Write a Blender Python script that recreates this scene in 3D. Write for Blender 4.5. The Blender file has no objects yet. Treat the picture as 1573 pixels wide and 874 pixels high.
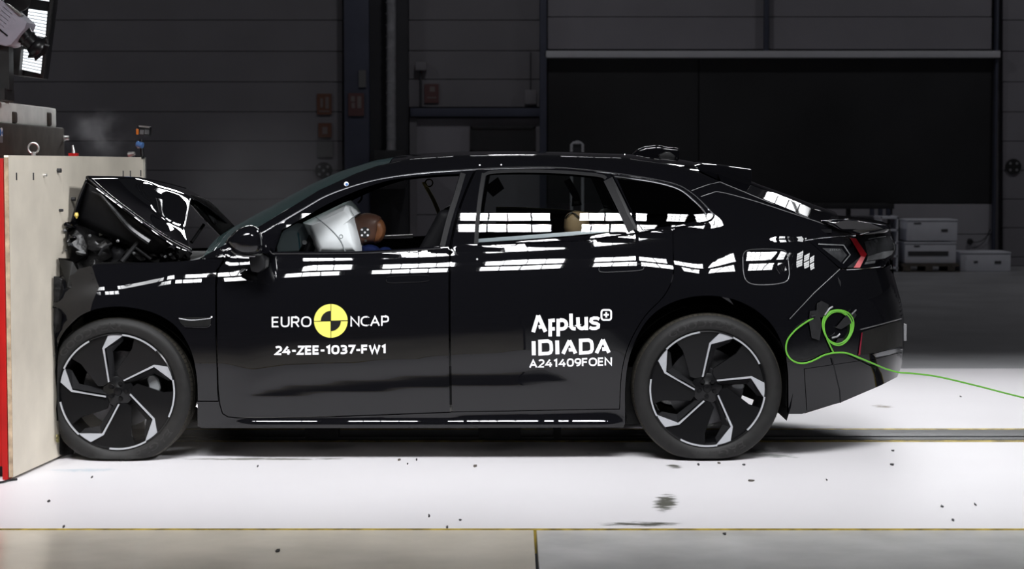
import bpy, bmesh, math, random
import numpy as np
from mathutils import Vector, Matrix, noise
from mathutils.geometry import delaunay_2d_cdt

# ------------------------------------------------------------------ camera, world, exposure
SC = bpy.context.scene
COL = SC.collection
FPX, CAMY, CAMH = 3040.0, -10.0, 1.512
TH = math.atan(183.0 / FPX)
cam = bpy.data.cameras.new('camera')
cam.sensor_width = 36.0
cam.lens = 36.0 * FPX / 1573.0
cam.clip_end = 200
cam.dof.use_dof = True
cam.dof.focus_distance = 10.2
cam.dof.aperture_fstop = 4.5
camo = bpy.data.objects.new('camera', cam)
camo.location = (0, CAMY, CAMH)
camo.rotation_euler = (math.pi / 2 - TH, 0, 0)
COL.objects.link(camo)
SC.camera = camo
SC.view_settings.view_transform = 'Standard'
SC.view_settings.look = 'None'
SC.view_settings.gamma = 1.0
SC.view_settings.use_curve_mapping = False
SC.view_settings.exposure = 0.0
SC.cycles.use_denoising = True
SC.cycles.sample_clamp_indirect = 8.0
SC.cycles.max_bounces = 10
SC.cycles.transparent_max_bounces = 16
W = bpy.data.worlds.new('world')
SC.world = W
W.use_nodes = True
bg = W.node_tree.nodes['Background']
bg.inputs[0].default_value = (0.90, 0.92, 1.0, 1)
bg.inputs[1].default_value = 0.018

LAMP_W = 9.9          # watts of one flood light of the lighting rigs
HALL_W = 66.0            # watts of one dim fill light added at the back of the hall
LAMP_SPREAD = math.radians(44)

# ------------------------------------------------------------------ pixel -> world
ct, st = math.cos(TH), math.sin(TH)
def at(px, py, Y):
    x = (px - 786.5) / FPX
    y = -(py - 437.0) / FPX
    dy = ct + y * st
    dz = -st + y * ct
    t = (Y - CAMY) / dy
    return Vector((x * t, Y, CAMH + dz * t))
def ground(px, py, Z=0.0):
    x = (px - 786.5) / FPX
    y = -(py - 437.0) / FPX
    dy = ct + y * st
    dz = -st + y * ct
    t = (Z - CAMH) / dz
    return Vector((x * t, CAMY + dy * t, Z))
def proj(p):
    dx, dy, dz = p[0], p[1] - CAMY, p[2] - CAMH
    f = dy * ct - dz * st
    u = dy * st + dz * ct
    return (786.5 + FPX * dx / f, 437 - FPX * u / f)

# ------------------------------------------------------------------ materials
def nodes_of(m):
    m.use_nodes = True
    return m.node_tree.nodes, m.node_tree.links
def mat(name, col, rough=0.5, metal=0.0, spec=0.5, nscale=0, namt=0.0, bump=0.0, coat=0.0, sheen=0):
    m = bpy.data.materials.new(name)
    N, L = nodes_of(m)
    b = N['Principled BSDF']
    b.inputs['Base Color'].default_value = (*col, 1)
    b.inputs['Roughness'].default_value = rough
    b.inputs['Metallic'].default_value = metal
    b.inputs['Specular IOR Level'].default_value = spec
    b.inputs['Coat Weight'].default_value = coat
    if nscale:
        tc = N.new('ShaderNodeTexCoord')
        nz = N.new('ShaderNodeTexNoise')
        nz.inputs['Scale'].default_value = nscale
        nz.inputs['Detail'].default_value = 6
        L.new(tc.outputs['Object'], nz.inputs['Vector'])
        if namt:
            r = N.new('ShaderNodeValToRGB')
            r.color_ramp.elements[0].position = 0.3
            r.color_ramp.elements[1].position = 0.7
            r.color_ramp.elements[0].color = (*[c * (1 - namt) for c in col], 1)
            r.color_ramp.elements[1].color = (*[min(1, c * (1 + namt)) for c in col], 1)
            L.new(nz.outputs['Fac'], r.inputs['Fac'])
            L.new(r.outputs['Color'], b.inputs['Base Color'])
        if bump:
            bp = N.new('ShaderNodeBump')
            bp.inputs['Strength'].default_value = bump
            bp.inputs['Distance'].default_value = 0.01
            L.new(nz.outputs['Fac'], bp.inputs['Height'])
            L.new(bp.outputs['Normal'], b.inputs['Normal'])
    return m
def glass_mat(name, tint, refl=1.0, rough=0.0):
    m = bpy.data.materials.new(name)
    N, L = nodes_of(m)
    N.remove(N['Principled BSDF'])
    out = N['Material Output']
    tr = N.new('ShaderNodeBsdfTransparent'); tr.inputs[0].default_value = (*tint, 1)
    gl = N.new('ShaderNodeBsdfGlossy'); gl.inputs['Roughness'].default_value = rough
    gl.inputs['Color'].default_value = (refl, refl, refl, 1)
    fr = N.new('ShaderNodeFresnel'); fr.inputs['IOR'].default_value = 1.5
    mx = N.new('ShaderNodeMixShader')
    L.new(fr.outputs[0], mx.inputs[0]); L.new(tr.outputs[0], mx.inputs[1]); L.new(gl.outputs[0], mx.inputs[2])
    L.new(mx.outputs[0], out.inputs['Surface'])
    return m
def emit_mat(name, col, s):
    m = bpy.data.materials.new(name)
    N, L = nodes_of(m)
    b = N['Principled BSDF']
    b.inputs['Base Color'].default_value = (0.02, 0.02, 0.02, 1)
    b.inputs['Emission Color'].default_value = (*col, 1)
    b.inputs['Emission Strength'].default_value = s
    return m

M = {}
M['paint'] = mat('black_paint', (0.0035, 0.0035, 0.0045), 0.015, spec=0.5)
M['gloss'] = mat('piano_black_trim', (0.003, 0.003, 0.004), 0.02)
M['trim'] = mat('matte_black_trim', (0.008, 0.008, 0.009), 0.5, spec=0.2, nscale=60, namt=0.2)
M['seal'] = mat('grey_window_seal', (0.016, 0.016, 0.017), 0.6, spec=0.12, nscale=40, namt=0.1)
M['chrome'] = mat('dark_chrome', (0.55, 0.56, 0.58), 0.12, 1.0)
M['glass'] = glass_mat('window_glass', (0.80, 0.83, 0.82))
M['tint'] = glass_mat('privacy_glass', (0.02, 0.02, 0.022))
M['wind'] = glass_mat('windscreen_glass', (0.62, 0.72, 0.70))
def mix_diffuse(m, amt, col):
    N, L = m.node_tree.nodes, m.node_tree.links
    out = N['Material Output']; src = out.inputs['Surface'].links[0].from_socket
    d = N.new('ShaderNodeBsdfDiffuse'); d.inputs[0].default_value = (*col, 1)
    mx = N.new('ShaderNodeMixShader'); mx.inputs[0].default_value = amt
    L.new(src, mx.inputs[1]); L.new(d.outputs[0], mx.inputs[2]); L.new(mx.outputs[0], out.inputs['Surface'])
mix_diffuse(M['wind'], 0.12, (0.16, 0.26, 0.26))  # blends a little teal diffuse into the windscreen glass
M['lensclear'] = glass_mat('lamp_lens', (0.75, 0.77, 0.78), rough=0.03)
M['tyre'] = mat('tyre_rubber', (0.012, 0.0117, 0.0115), 0.55, spec=0.22, nscale=30, namt=0.15)
M['tread'] = mat('dusty_tread', (0.040, 0.036, 0.029), 0.7, spec=0.2, nscale=40, namt=0.3)
M['tyretext'] = mat('tyre_lettering', (0.021, 0.020, 0.020), 0.55, spec=0.22)
M['rimblack'] = mat('rim_black', (0.004, 0.004, 0.0045), 0.25, spec=.3)
M['rimgrey'] = mat('rim_dark_grey', (0.014, 0.014, 0.015), 0.3, spec=.3)
M['silver'] = mat('machined_silver', (0.42, 0.43, 0.455), 0.4, 0.4, nscale=8, namt=0.06)
M['disc'] = mat('brake_steel', (0.10, 0.10, 0.105), 0.35, 0.8, nscale=20, namt=0.2)
M['caliper'] = mat('caliper_alloy', (0.26, 0.27, 0.28), 0.5, 0.2)
M['under'] = mat('underbody_panel', (0.22, 0.21, 0.195), 0.7, nscale=8, namt=0.3)
M['liner'] = mat('arch_liner', (0.006, 0.006, 0.006), 0.8, spec=0.15, nscale=30, namt=0.3)
M['red'] = mat('red_lamp', (0.38, 0.010, 0.017), 0.15)
M['darkred'] = mat('dark_red_reflector', (0.16, 0.006, 0.02), 0.2)
M['pink'] = mat('pale_red_lamp', (0.62, 0.16, 0.17), 0.2)
M['lampgrey'] = mat('lamp_grey', (0.03, 0.031, 0.033), 0.25, spec=.25, nscale=25, namt=0.5)
M['lampsil'] = mat('lamp_reflector', (0.20, 0.205, 0.21), 0.3, 0.4, spec=.3, nscale=18, namt=0.5)
M['white'] = mat('white_vinyl', (0.86, 0.85, 0.87), 0.5)
M['yellow'] = mat('yellow_vinyl', (0.80, 0.74, 0.12), 0.5)
M['blackv'] = mat('black_vinyl', (0.010, 0.010, 0.010), 0.5, spec=.15)
M['airbag'] = mat('airbag_cloth', (0.72, 0.75, 0.76), 0.8, nscale=6, namt=0.04, bump=0.1)
M['seam'] = mat('airbag_seam', (0.25, 0.27, 0.28), 0.9)
M['dummy'] = mat('dummy_rubber', (0.085, 0.042, 0.029), 0.45, spec=0.3, nscale=15, namt=0.08)
M['skull'] = mat('dummy_skull_cap', (0.16, 0.065, 0.028), 0.4, spec=0.3, nscale=12, namt=0.1)
M['tan'] = mat('tan_rubber', (0.26, 0.18, 0.10), 0.5, spec=.2, nscale=12, namt=0.08)
M['blue'] = mat('blue_cloth', (0.003, 0.007, 0.035), 0.8, spec=0.1, nscale=20, namt=0.1)
M['seat'] = mat('seat_leather', (0.005, 0.005, 0.006), 0.6, spec=0.12, nscale=20, namt=0.2)
M['olive'] = mat('dark_curtain_cloth', (0.012, 0.012, 0.009), 0.8, spec=0.1, nscale=10, namt=0.2)
M['belt'] = mat('belt_webbing', (0.32, 0.28, 0.12), 0.6)
M['green'] = mat('green_cable', (0.115, 0.36, 0.04), 0.4, spec=.3)
M['tape'] = mat('black_tape', (0.012, 0.012, 0.013), 0.35, nscale=15, namt=0.3, bump=0.4)
M['plate'] = mat('plate_white', (0.2, 0.2, 0.21), 0.4)
M['crush'] = mat('crushed_plastic', (0.007, 0.0068, 0.0068), 0.3, spec=.3, nscale=22, namt=0.4, bump=0.5)
M['crushsheen'] = mat('torn_bumper_skin', (0.008, 0.0077, 0.007), 0.5, spec=.2, nscale=10, namt=0.3, bump=0.3)

def floor_white():
    m = bpy.data.materials.new('white_test_floor')
    N, L = nodes_of(m)
    b = N['Principled BSDF']
    b.inputs['Roughness'].default_value = 0.42
    b.inputs['Specular IOR Level'].default_value = 0.15
    tc = N.new('ShaderNodeTexCoord')
    base = (0.72, 0.70, 0.72, 1)
    prev = None
    n1 = N.new('ShaderNodeTexNoise'); n1.inputs['Scale'].default_value = 0.7; n1.inputs['Detail'].default_value = 5
    L.new(tc.outputs['Object'], n1.inputs['Vector'])
    r = N.new('ShaderNodeValToRGB')
    r.color_ramp.elements[0].color = (0.66, 0.64, 0.66, 1); r.color_ramp.elements[1].color = (0.76, 0.74, 0.76, 1)
    L.new(n1.outputs['Fac'], r.inputs['Fac'])
    prev = r.outputs['Color']
    # worn scuffs: centre, half sizes, streak rotation, threshold
    for (cx, cy, sx, sy, rot, thr, col) in SCUFFS:
        mp = N.new('ShaderNodeMapping'); mp.vector_type = 'TEXTURE'
        mp.inputs['Location'].default_value = (cx, cy, 0)
        mp.inputs['Rotation'].default_value = (0, 0, rot)
        mp.inputs['Scale'].default_value = (sx, sy, 1)
        L.new(tc.outputs['Object'], mp.inputs['Vector'])
        ln = N.new('ShaderNodeVectorMath'); ln.operation = 'LENGTH'
        L.new(mp.outputs[0], ln.inputs[0])
        mr = N.new('ShaderNodeMapRange'); mr.inputs[1].default_value = 0.1; mr.inputs[2].default_value = 1.0
        mr.inputs[3].default_value = 1.0; mr.inputs[4].default_value = 0.0
        L.new(ln.outputs['Value'], mr.inputs[0])
        m2 = N.new('ShaderNodeMapping'); m2.inputs['Scale'].default_value = (7, 22, 1); m2.inputs['Rotation'].default_value = (0, 0, -rot)
        L.new(tc.outputs['Object'], m2.inputs['Vector'])
        nz = N.new('ShaderNodeTexNoise'); nz.inputs['Scale'].default_value = 1.3; nz.inputs['Detail'].default_value = 9; nz.inputs['Roughness'].default_value = 0.7
        L.new(m2.outputs[0], nz.inputs['Vector'])
        mu = N.new('ShaderNodeMath'); mu.operation = 'MULTIPLY'
        L.new(mr.outputs[0], mu.inputs[0]); L.new(nz.outputs['Fac'], mu.inputs[1])
        sr = N.new('ShaderNodeMapRange'); sr.inputs[1].default_value = thr; sr.inputs[2].default_value = thr + 0.12
        L.new(mu.outputs[0], sr.inputs[0])
        mx = N.new('ShaderNodeMixRGB'); mx.inputs[2].default_value = (*col, 1)
        L.new(sr.outputs[0], mx.inputs[0]); L.new(prev, mx.inputs[1])
        prev = mx.outputs[0]
    L.new(prev, b.inputs['Base Color'])
    return m

# ------------------------------------------------------------------ object helpers
def link(o, parent=None):
    COL.objects.link(o)
    if parent is not None:
        o.parent = parent
    return o
def tag(o, label=None, cat=None, group=None, kind=None):
    if label: o['label'] = label
    if cat: o['category'] = cat
    if group: o['group'] = group
    if kind: o['kind'] = kind
    return o
def thing(name, label, cat, loc=(0, 0, 0), group=None, rot=None):
    o = bpy.data.objects.new(name, None)
    o.empty_display_size = 0.1
    o.location = loc
    if rot: o.rotation_euler = rot
    link(o)
    return tag(o, label, cat, group)
def mesh_obj(name, V, F, m, parent=None, smooth=False, normals=None):
    """world-space verts; parent without rotation -> subtract its world origin"""
    off = Vector((0, 0, 0))
    p = parent
    while p is not None:
        off += Vector(p.location); p = p.parent
    me = bpy.data.meshes.new(name)
    me.from_pydata([tuple(Vector(v) - off) for v in V], [], F)
    me.materials.append(m)
    if smooth:
        me.polygons.foreach_set('use_smooth', [True] * len(me.polygons))
    me.update()
    if normals is not None:
        me.normals_split_custom_set_from_vertices([tuple(n) for n in normals])
    o = bpy.data.objects.new(name, me)
    return link(o, parent)
class MB:
    def __init__(s): s.V, s.F = [], []
    def add(s, V, F):
        b = len(s.V); s.V += [tuple(v) for v in V]; s.F += [tuple(i + b for i in f) for f in F]; return s
    def box(s, x0, x1, y0, y1, z0, z1, R=None, c=None):
        V = [Vector((x, y, z)) for x in (x0, x1) for y in (y0, y1) for z in (z0, z1)]
        if R is not None:
            c = Vector(c) if c is not None else Vector(((x0 + x1) / 2, (y0 + y1) / 2, (z0 + z1) / 2))
            V = [R @ (v - c) + c for v in V]
        return s.add(V, [(0, 1, 3, 2), (4, 6, 7, 5), (0, 4, 5, 1), (2, 3, 7, 6), (0, 2, 6, 4), (1, 5, 7, 3)])
    def tube(s, pts, r, n=8, cap=True):
        pts = [Vector(p) for p in pts]
        rs = r if isinstance(r, (list, tuple)) else [r] * len(pts)
        t0 = (pts[1] - pts[0]).normalized()
        a = Vector((0, 0, 1)) if abs(t0.z) < 0.9 else Vector((1, 0, 0))
        u = t0.cross(a).normalized()
        V, F = [], []
        for i, p in enumerate(pts):
            t = (pts[min(i + 1, len(pts) - 1)] - pts[max(i - 1, 0)])
            t = t.normalized() if t.length > 1e-9 else t0
            u = (u - t * u.dot(t)).normalized()
            w = t.cross(u)
            for k in range(n):
                an = 2 * math.pi * k / n
                V.append(p + (u * math.cos(an) + w * math.sin(an)) * rs[i])
        for i in range(len(pts) - 1):
            for k in range(n):
                F.append((i * n + k, i * n + (k + 1) % n, (i + 1) * n + (k + 1) % n, (i + 1) * n + k))
        if cap:
            F.append(tuple(range(n - 1, -1, -1))); e = (len(pts) - 1) * n
            F.append(tuple(e + k for k in range(n)))
        return s.add(V, F)
    def cyl(s, p0, p1, r0, r1=None, n=16):
        return s.tube([p0, p1], [r0, r1 if r1 is not None else r0], n)
    def prism(s, poly, y0, y1):
        """poly: list of (x,z); extruded along Y"""
        n = len(poly)
        V = [(x, y0, z) for x, z in poly] + [(x, y1, z) for x, z in poly]
        F = [tuple(range(n)), tuple(range(2 * n - 1, n - 1, -1))]
        F += [(i, n + i, n + (i + 1) % n, (i + 1) % n) for i in range(n)]
        return s.add(V, F)
    def obj(s, name, m, parent=None, smooth=False, bevel=0, seg=2):
        o = mesh_obj(name, s.V, s.F, m, parent, smooth)
        bm = bmesh.new(); bm.from_mesh(o.data)
        bmesh.ops.recalc_face_normals(bm, faces=bm.faces)
        if bevel:
            bmesh.ops.bevel(bm, geom=[e for e in bm.edges if len(e.link_faces) == 2 and e.calc_face_angle(0) > 0.4],
                            offset=bevel, segments=seg, affect='EDGES', profile=0.6)
        bm.to_mesh(o.data); bm.free()
        if smooth or bevel:
            o.data.set_sharp_from_angle(angle=math.radians(38))
            o.data.polygons.foreach_set('use_smooth', [True] * len(o.data.polygons))
        return o
def lerp_table(T):
    xs = [t[0] for t in T]; ys = [t[1] for t in T]
    return lambda x: float(np.interp(x, xs, ys))
def catmull(pts, n=6):
    P = [Vector(p) for p in pts]
    out = []
    for i in range(len(P) - 1):
        p0, p1, p2, p3 = P[max(i - 1, 0)], P[i], P[i + 1], P[min(i + 2, len(P) - 1)]
        for k in range(n):
            t = k / n
            out.append(0.5 * ((2 * p1) + (p2 - p0) * t + (2 * p0 - 5 * p1 + 4 * p2 - p3) * t * t + (3 * p1 - p0 - 3 * p2 + p3) * t ** 3))
    out.append(P[-1])
    return out
def smooth2(pts, n=5):
    return [(v.x, v.y) for v in catmull([(p[0], p[1], 0) for p in pts], n)]
def inside(p, poly):
    x, y = p; c = False; n = len(poly); j = n - 1
    for i in range(n):
        xi, yi = poly[i][0], poly[i][1]; xj, yj = poly[j][0], poly[j][1]
        if (yi > y) != (yj > y) and x < (xj - xi) * (y - yi) / (yj - yi) + xi: c = not c
        j = i
    return c
def area2(poly):
    return sum(poly[i][0] * poly[(i + 1) % len(poly)][1] - poly[(i + 1) % len(poly)][0] * poly[i][1] for i in range(len(poly)))
def inset(poly, d):
    s = 1 if area2(poly) > 0 else -1
    out = []; n = len(poly)
    for i in range(n):
        a, b, c = Vector(poly[i - 1][:2]), Vector(poly[i][:2]), Vector(poly[(i + 1) % n][:2])
        e1 = (b - a); e2 = (c - b)
        if e1.length < 1e-6 or e2.length < 1e-6: out.append(tuple(b)); continue
        e1.normalize(); e2.normalize()
        n1 = Vector((-e1.y, e1.x)) * s; n2 = Vector((-e2.y, e2.x)) * s
        h = n1 + n2
        out.append(tuple(b + h * (d / max(0.4, h.length_squared / 2))))
    return out
def text_geo(s, bold=0.0):
    cu = bpy.data.curves.new('t', 'FONT'); cu.body = s; cu.offset = bold; cu.resolution_u = 4
    o = bpy.data.objects.new('t', cu); COL.objects.link(o)
    bpy.context.view_layer.update()
    me = o.to_mesh()
    V = [tuple(v.co[:2]) for v in me.vertices]; F = [tuple(p.vertices) for p in me.polygons]
    o.to_mesh_clear(); bpy.data.objects.remove(o); bpy.data.curves.remove(cu)
    return V, F
def fit_text(s, x0, y0, x1, y1, rise=0.0, bold=0.0):
    """pixel-plane text filling the box (x0,y0 top-left; x1,y1 bottom-right); rise = px the right end sits higher"""
    V, F = text_geo(s, bold)
    ax, bx = min(v[0] for v in V), max(v[0] for v in V)
    ay, by = min(v[1] for v in V), max(v[1] for v in V)
    P = []
    for x, y in V:
        u = (x - ax) / (bx - ax); v = (y - ay) / (by - ay)
        P.append((x0 + u * (x1 - x0), y1 - v * (y1 - y0) - rise * u))
    return P, F
def ribbon(pts, w, closed=False):
    P = [Vector(p) for p in pts]; n = len(P)
    Lf, Rt = [], []
    for i in range(n):
        a = P[i - 1] if (i > 0 or closed) else None
        c = P[(i + 1) % n] if (i < n - 1 or closed) else None
        d1 = (P[i] - a).normalized() if a is not None else None
        d2 = (c - P[i]).normalized() if c is not None else None
        if d1 is None: d1 = d2
        if d2 is None: d2 = d1
        h = Vector((-d1.y - d2.y, d1.x + d2.x))
        if h.length < 1e-6: h = Vector((-d1.y, d1.x))
        h.normalize()
        k = w / 2 / max(0.5, h.dot(Vector((-d1.y, d1.x))))
        Lf.append(P[i] + h * k); Rt.append(P[i] - h * k)
    V = [tuple(v) for v in Lf + Rt]
    F = [(i, i + 1, n + i + 1, n + i) for i in range(n - 1)]
    if closed: F.append((n - 1, 0, n, 2 * n - 1))
    return V, F

# ------------------------------------------------------------------ the hall
YW = ground(786, 409).y
SCUFFS = []
def scuff(px, py, wx, wy, rot, thr, col=(0.10, 0.10, 0.085)):
    g = ground(px, py); SCUFFS.append((g.x, g.y, wx, wy, rot, thr, col))
scuff(1022, 772, 0.12, 0.55, -0.12, 0.30)
scuff(985, 805, 0.45, 0.14, 0.0, 0.34)
scuff(1035, 716, 0.10, 0.18, 0.2, 0.33)
scuff(1150, 693, 0.50, 0.30, 0.1, 0.36, (0.25, 0.26, 0.25))
scuff(1190, 700, 0.35, 0.25, -0.5, 0.38, (0.25, 0.26, 0.25))
scuff(400, 705, 1.2, 0.10, 0.0, 0.33, (0.22, 0.22, 0.2))
scuff(130, 722, 0.8, 0.25, 0.1, 0.42, (0.5, 0.55, 0.6))
scuff(1355, 624, 0.18, 0.22, 0.0, 0.36, (0.25, 0.22, 0.18))
M['floor'] = floor_white()
M['hallfloor'] = mat('grey_hall_floor', (0.30, 0.30, 0.31), 0.4, nscale=1.2, namt=0.15)
M['platebeige'] = mat('beige_pit_cover', (0.82, 0.755, 0.65), 0.2, spec=0.28, nscale=2.5, namt=0.12, bump=0.03)
M['plategrey'] = mat('grey_pit_cover', (0.76, 0.755, 0.75), 0.2, spec=0.28, nscale=2.5, namt=0.15, bump=0.03)
M['edge'] = mat('yellow_floor_edge', (0.32, 0.24, 0.05), 0.6, spec=.15, nscale=14, namt=0.7)
M['railsteel'] = mat('rail_steel', (0.03, 0.031, 0.033), 0.5, 0.3, spec=.2, nscale=6, namt=0.4)
M['wall'] = mat('hall_wall_cladding', (0.17, 0.163, 0.176), 0.7, nscale=1.5, namt=0.06)
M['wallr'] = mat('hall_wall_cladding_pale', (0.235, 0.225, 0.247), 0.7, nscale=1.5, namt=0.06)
M['wall_lit'] = mat('lower_wall_lit_tone', (0.36, 0.35, 0.38), 0.7, nscale=1.5, namt=0.06)  # paler cladding colour carries the light on the lower wall
M['walldark'] = mat('wall_backing', (0.035, 0.035, 0.04), 0.8, nscale=2, namt=0.1)
M['colblue'] = mat('dark_blue_column', (0.05, 0.055, 0.085), 0.6, nscale=4, namt=0.1)
M['galv'] = mat('galvanised_duct', (0.40, 0.40, 0.42), 0.4, 0.6, nscale=9, namt=0.2)
M['shutter'] = mat('black_shutter', (0.021, 0.021, 0.023), 0.45, nscale=0.5, namt=0.45)
M['header'] = mat('grey_header', (0.55, 0.55, 0.58), 0.5, nscale=3, namt=0.05)
M['box'] = mat('white_card_box', (0.72, 0.73, 0.79), 0.7, nscale=5, namt=0.06)
M['boxmark'] = mat('box_print', (0.06, 0.06, 0.065), 0.7)
M['wood'] = mat('pallet_wood', (0.10, 0.085, 0.07), 0.8, nscale=9, namt=0.3)
M['dark'] = mat('dark_steel', (0.02, 0.02, 0.022), 0.5, nscale=9, namt=0.3)
M['orange'] = mat('orange_sign', (0.13, 0.052, 0.03), 0.6)
M['redsign'] = mat('red_sign', (0.10, 0.042, 0.042), 0.6)
M['greysign'] = mat('grey_sign', (0.12, 0.12, 0.12), 0.6)
M['signmark'] = mat('sign_symbol', (0.17, 0.14, 0.135), 0.6)
M['targetk'] = mat('target_black', (0.012, 0.012, 0.012), 0.6)
M['targetw'] = mat('target_grey', (0.22, 0.22, 0.23), 0.6)

def struct(o): o['kind'] = 'structure'; return o
ye0, ye1 = ground(786, 813.6).y, ground(786, 811.8).y
yfw = ground(786, 566).y
# white test floor, with a slot for the tow rail
yr0, yr1 = ground(786, 679).y, ground(786, 658.5).y
b = MB()
b.box(-9, 9, ye1, yr0, -0.10, 0); b.box(-9, 9, yr1, yfw, -0.10, 0); b.box(-9, 9, yr0, yr1, -0.10, -0.03)
struct(b.obj('floor', M['floor']))
b = MB(); b.box(-30, 30, yfw, YW + 1, -0.1, 0)
struct(b.obj('floor', M['hallfloor']))
xs = ground(823.5, 840).x
b = MB(); b.box(-9, xs - 0.006, -14, ye0, -0.1, -0.001); struct(b.obj('floor', M['platebeige'], bevel=0.003))
b = MB(); b.box(xs + 0.006, 9, -14, ye0, -0.1, -0.002); struct(b.obj('floor', M['plategrey'], bevel=0.003))
b = MB(); b.box(-9, 9, ye0, ye1, -0.1, 0.0005); struct(b.obj('trim_1', M['edge']))
# tow rail let into the floor
rail = thing('tow_rail', 'dark steel tow rail with yellow edges in the floor under the car', 'rail', (0, (yr0 + yr1) / 2, 0))
w = yr1 - yr0; xrl = -2.05
b = MB(); b.box(xrl, 9, yr0 + 0.06, yr0 + 0.30 * w, -0.03, 0.006); b.obj('rail_bar', M['railsteel'], rail, bevel=0.004)
b = MB(); b.box(xrl, 9, yr0 + 0.42 * w, yr1 - 0.06, -0.03, 0.003); b.obj('rail_bar', M['railsteel'], rail, bevel=0.004)
b = MB(); b.box(xrl, 9, yr0 + 0.30 * w, yr0 + 0.42 * w, -0.03, -0.012); b.obj('cable_channel', M['dark'], rail)
b = MB(); b.box(xrl, 9, yr0, yr0 + 0.06, -0.03, 0.002); b.obj('edge_strip', M['edge'], rail)
b = MB(); b.box(xrl, 9, yr1 - 0.06, yr1, -0.03, 0.002); b.obj('edge_strip', M['edge'], rail)

def wrect(px0, py0, px1, py1, y0, y1):
    """world box whose front face (at depth y0) covers a pixel rectangle"""
    a = at(px0, py1, y0); c = at(px1, py0, y0)
    return (a.x, c.x, y0, y1, a.z, c.z)
wall = MB().box(-30, 30, YW + 0.12, YW + 0.4, 0, 9).obj('wall_back', M['wall']); struct(wall)
def clad(px0, px1, pys, m, proud=0.0):
    for i in range(len(pys) - 1):
        q = wrect(px0, pys[i], px1, pys[i + 1], YW - proud, YW + 0.121)
        g = 0.004
        MB().box(q[0], q[1], q[2], q[3], q[4] + g, q[5] - g).obj('cladding_panel', m, wall, bevel=0.006, seg=1)
clad(-700, 526, [-60, -14, 31, 79, 126, 172, 217, 262, 306, 350, 395, 409], M['wall'])
clad(628, 829, [-40, 31, 78, 122, 165], M['wall'])
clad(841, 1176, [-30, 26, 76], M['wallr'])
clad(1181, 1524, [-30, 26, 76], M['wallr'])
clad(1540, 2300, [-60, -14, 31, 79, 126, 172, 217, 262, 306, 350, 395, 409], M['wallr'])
clad(1180, 1524, [313, 360, 408], M['wall_lit'])
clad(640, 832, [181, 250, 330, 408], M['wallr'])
# dark window with its opening in the lower white bay
wn = MB().box(*wrect(725, 197, 820, 231, YW - 0.06, YW + 0.01)).obj('window_1', M['shutter']); struct(wn)
b = MB()
for q in ((722, 194, 823, 197.5), (722, 230.5, 823, 234), (722, 194, 725.5, 234), (819.5, 194, 823, 234)):
    b.box(*wrect(*q, YW - 0.08, YW + 0.01))
b.obj('window_frame', M['dark'], wn)
# columns, beam and posts
struct(MB().box(*wrect(530, -60, 566, 409, YW - 0.25, YW + 0.12)).obj('trim_2', M['colblue'], bevel=0.01))
struct(MB().box(*wrect(566, -60, 627, 409, YW - 0.02, YW + 0.13)).obj('trim_3', M['walldark']))
struct(MB().box(*wrect(630, 166, 833, 179, YW - 0.12, YW + 0.12)).obj('trim_4', M['colblue'], bevel=0.01))
struct(MB().box(*wrect(829, -60, 840, 409, YW - 0.2, YW + 0.12)).obj('trim_5', M['colblue'], bevel=0.01))
struct(MB().box(*wrect(1174, -60, 1182, 78, YW - 0.12, YW + 0.12)).obj('trim_6', M['colblue'], bevel=0.01))
struct(MB().box(*wrect(1525, -60, 1536, 409, YW - 0.12, YW + 0.12)).obj('trim_7', M['colblue'], bevel=0.01))
struct(MB().box(*wrect(630, 181, 640, 409, YW - 0.05, YW + 0.12)).obj('trim_8', M['wall']))
# big shutter door: curtain of slats, header
door = MB().box(*wrect(840, 88, 1527, 312, YW + 0.05, YW + 0.13)).obj('door_1', M['dark']); struct(door)
n = 4
for i in range(n):
    y0 = 88 + (312 - 88) * i / n; y1 = 88 + (312 - 88) * (i + 1) / n
    q = wrect(842, y0, 1072.5, y1, YW, YW + 0.06); MB().box(*q[:4], q[4], q[5]).obj('door_panel', M['shutter'], door)
    q = wrect(1074, y0, 1526, y1, YW, YW + 0.06); MB().box(*q[:4], q[4], q[5]).obj('door_panel', M['shutter'], door)
MB().box(*wrect(836, 78, 1537, 88.5, YW - 0.2, YW + 0.13)).obj('door_header', M['header'], door, bevel=0.012)
# round duct
duct = thing('air_duct', 'vertical ribbed metal duct beside the dark column', 'duct', at(601, 409, YW - 0.25))
pb, pt = at(601, 238, YW - 0.25), at(601, -40, YW - 0.25)
r = 7.0 / FPX * (YW + 10)
b = MB(); b.cyl(pb, pt, r, n=20); b.obj('pipe', M['galv'], duct, smooth=True)
for k in range(16):
    z = pb.z + (pt.z - pb.z) * (k + .5) / 16
    b = MB(); b.cyl((pb.x, pb.y, z - .012), (pb.x, pb.y, z + .012), r * 1.08, n=20); b.obj('rib', M['galv'], duct, smooth=True)
MB().box(*wrect(575, 231, 622, 290, YW - 0.5, YW - 0.08)).obj('duct_base', M['dark'], duct, bevel=0.01)
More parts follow.
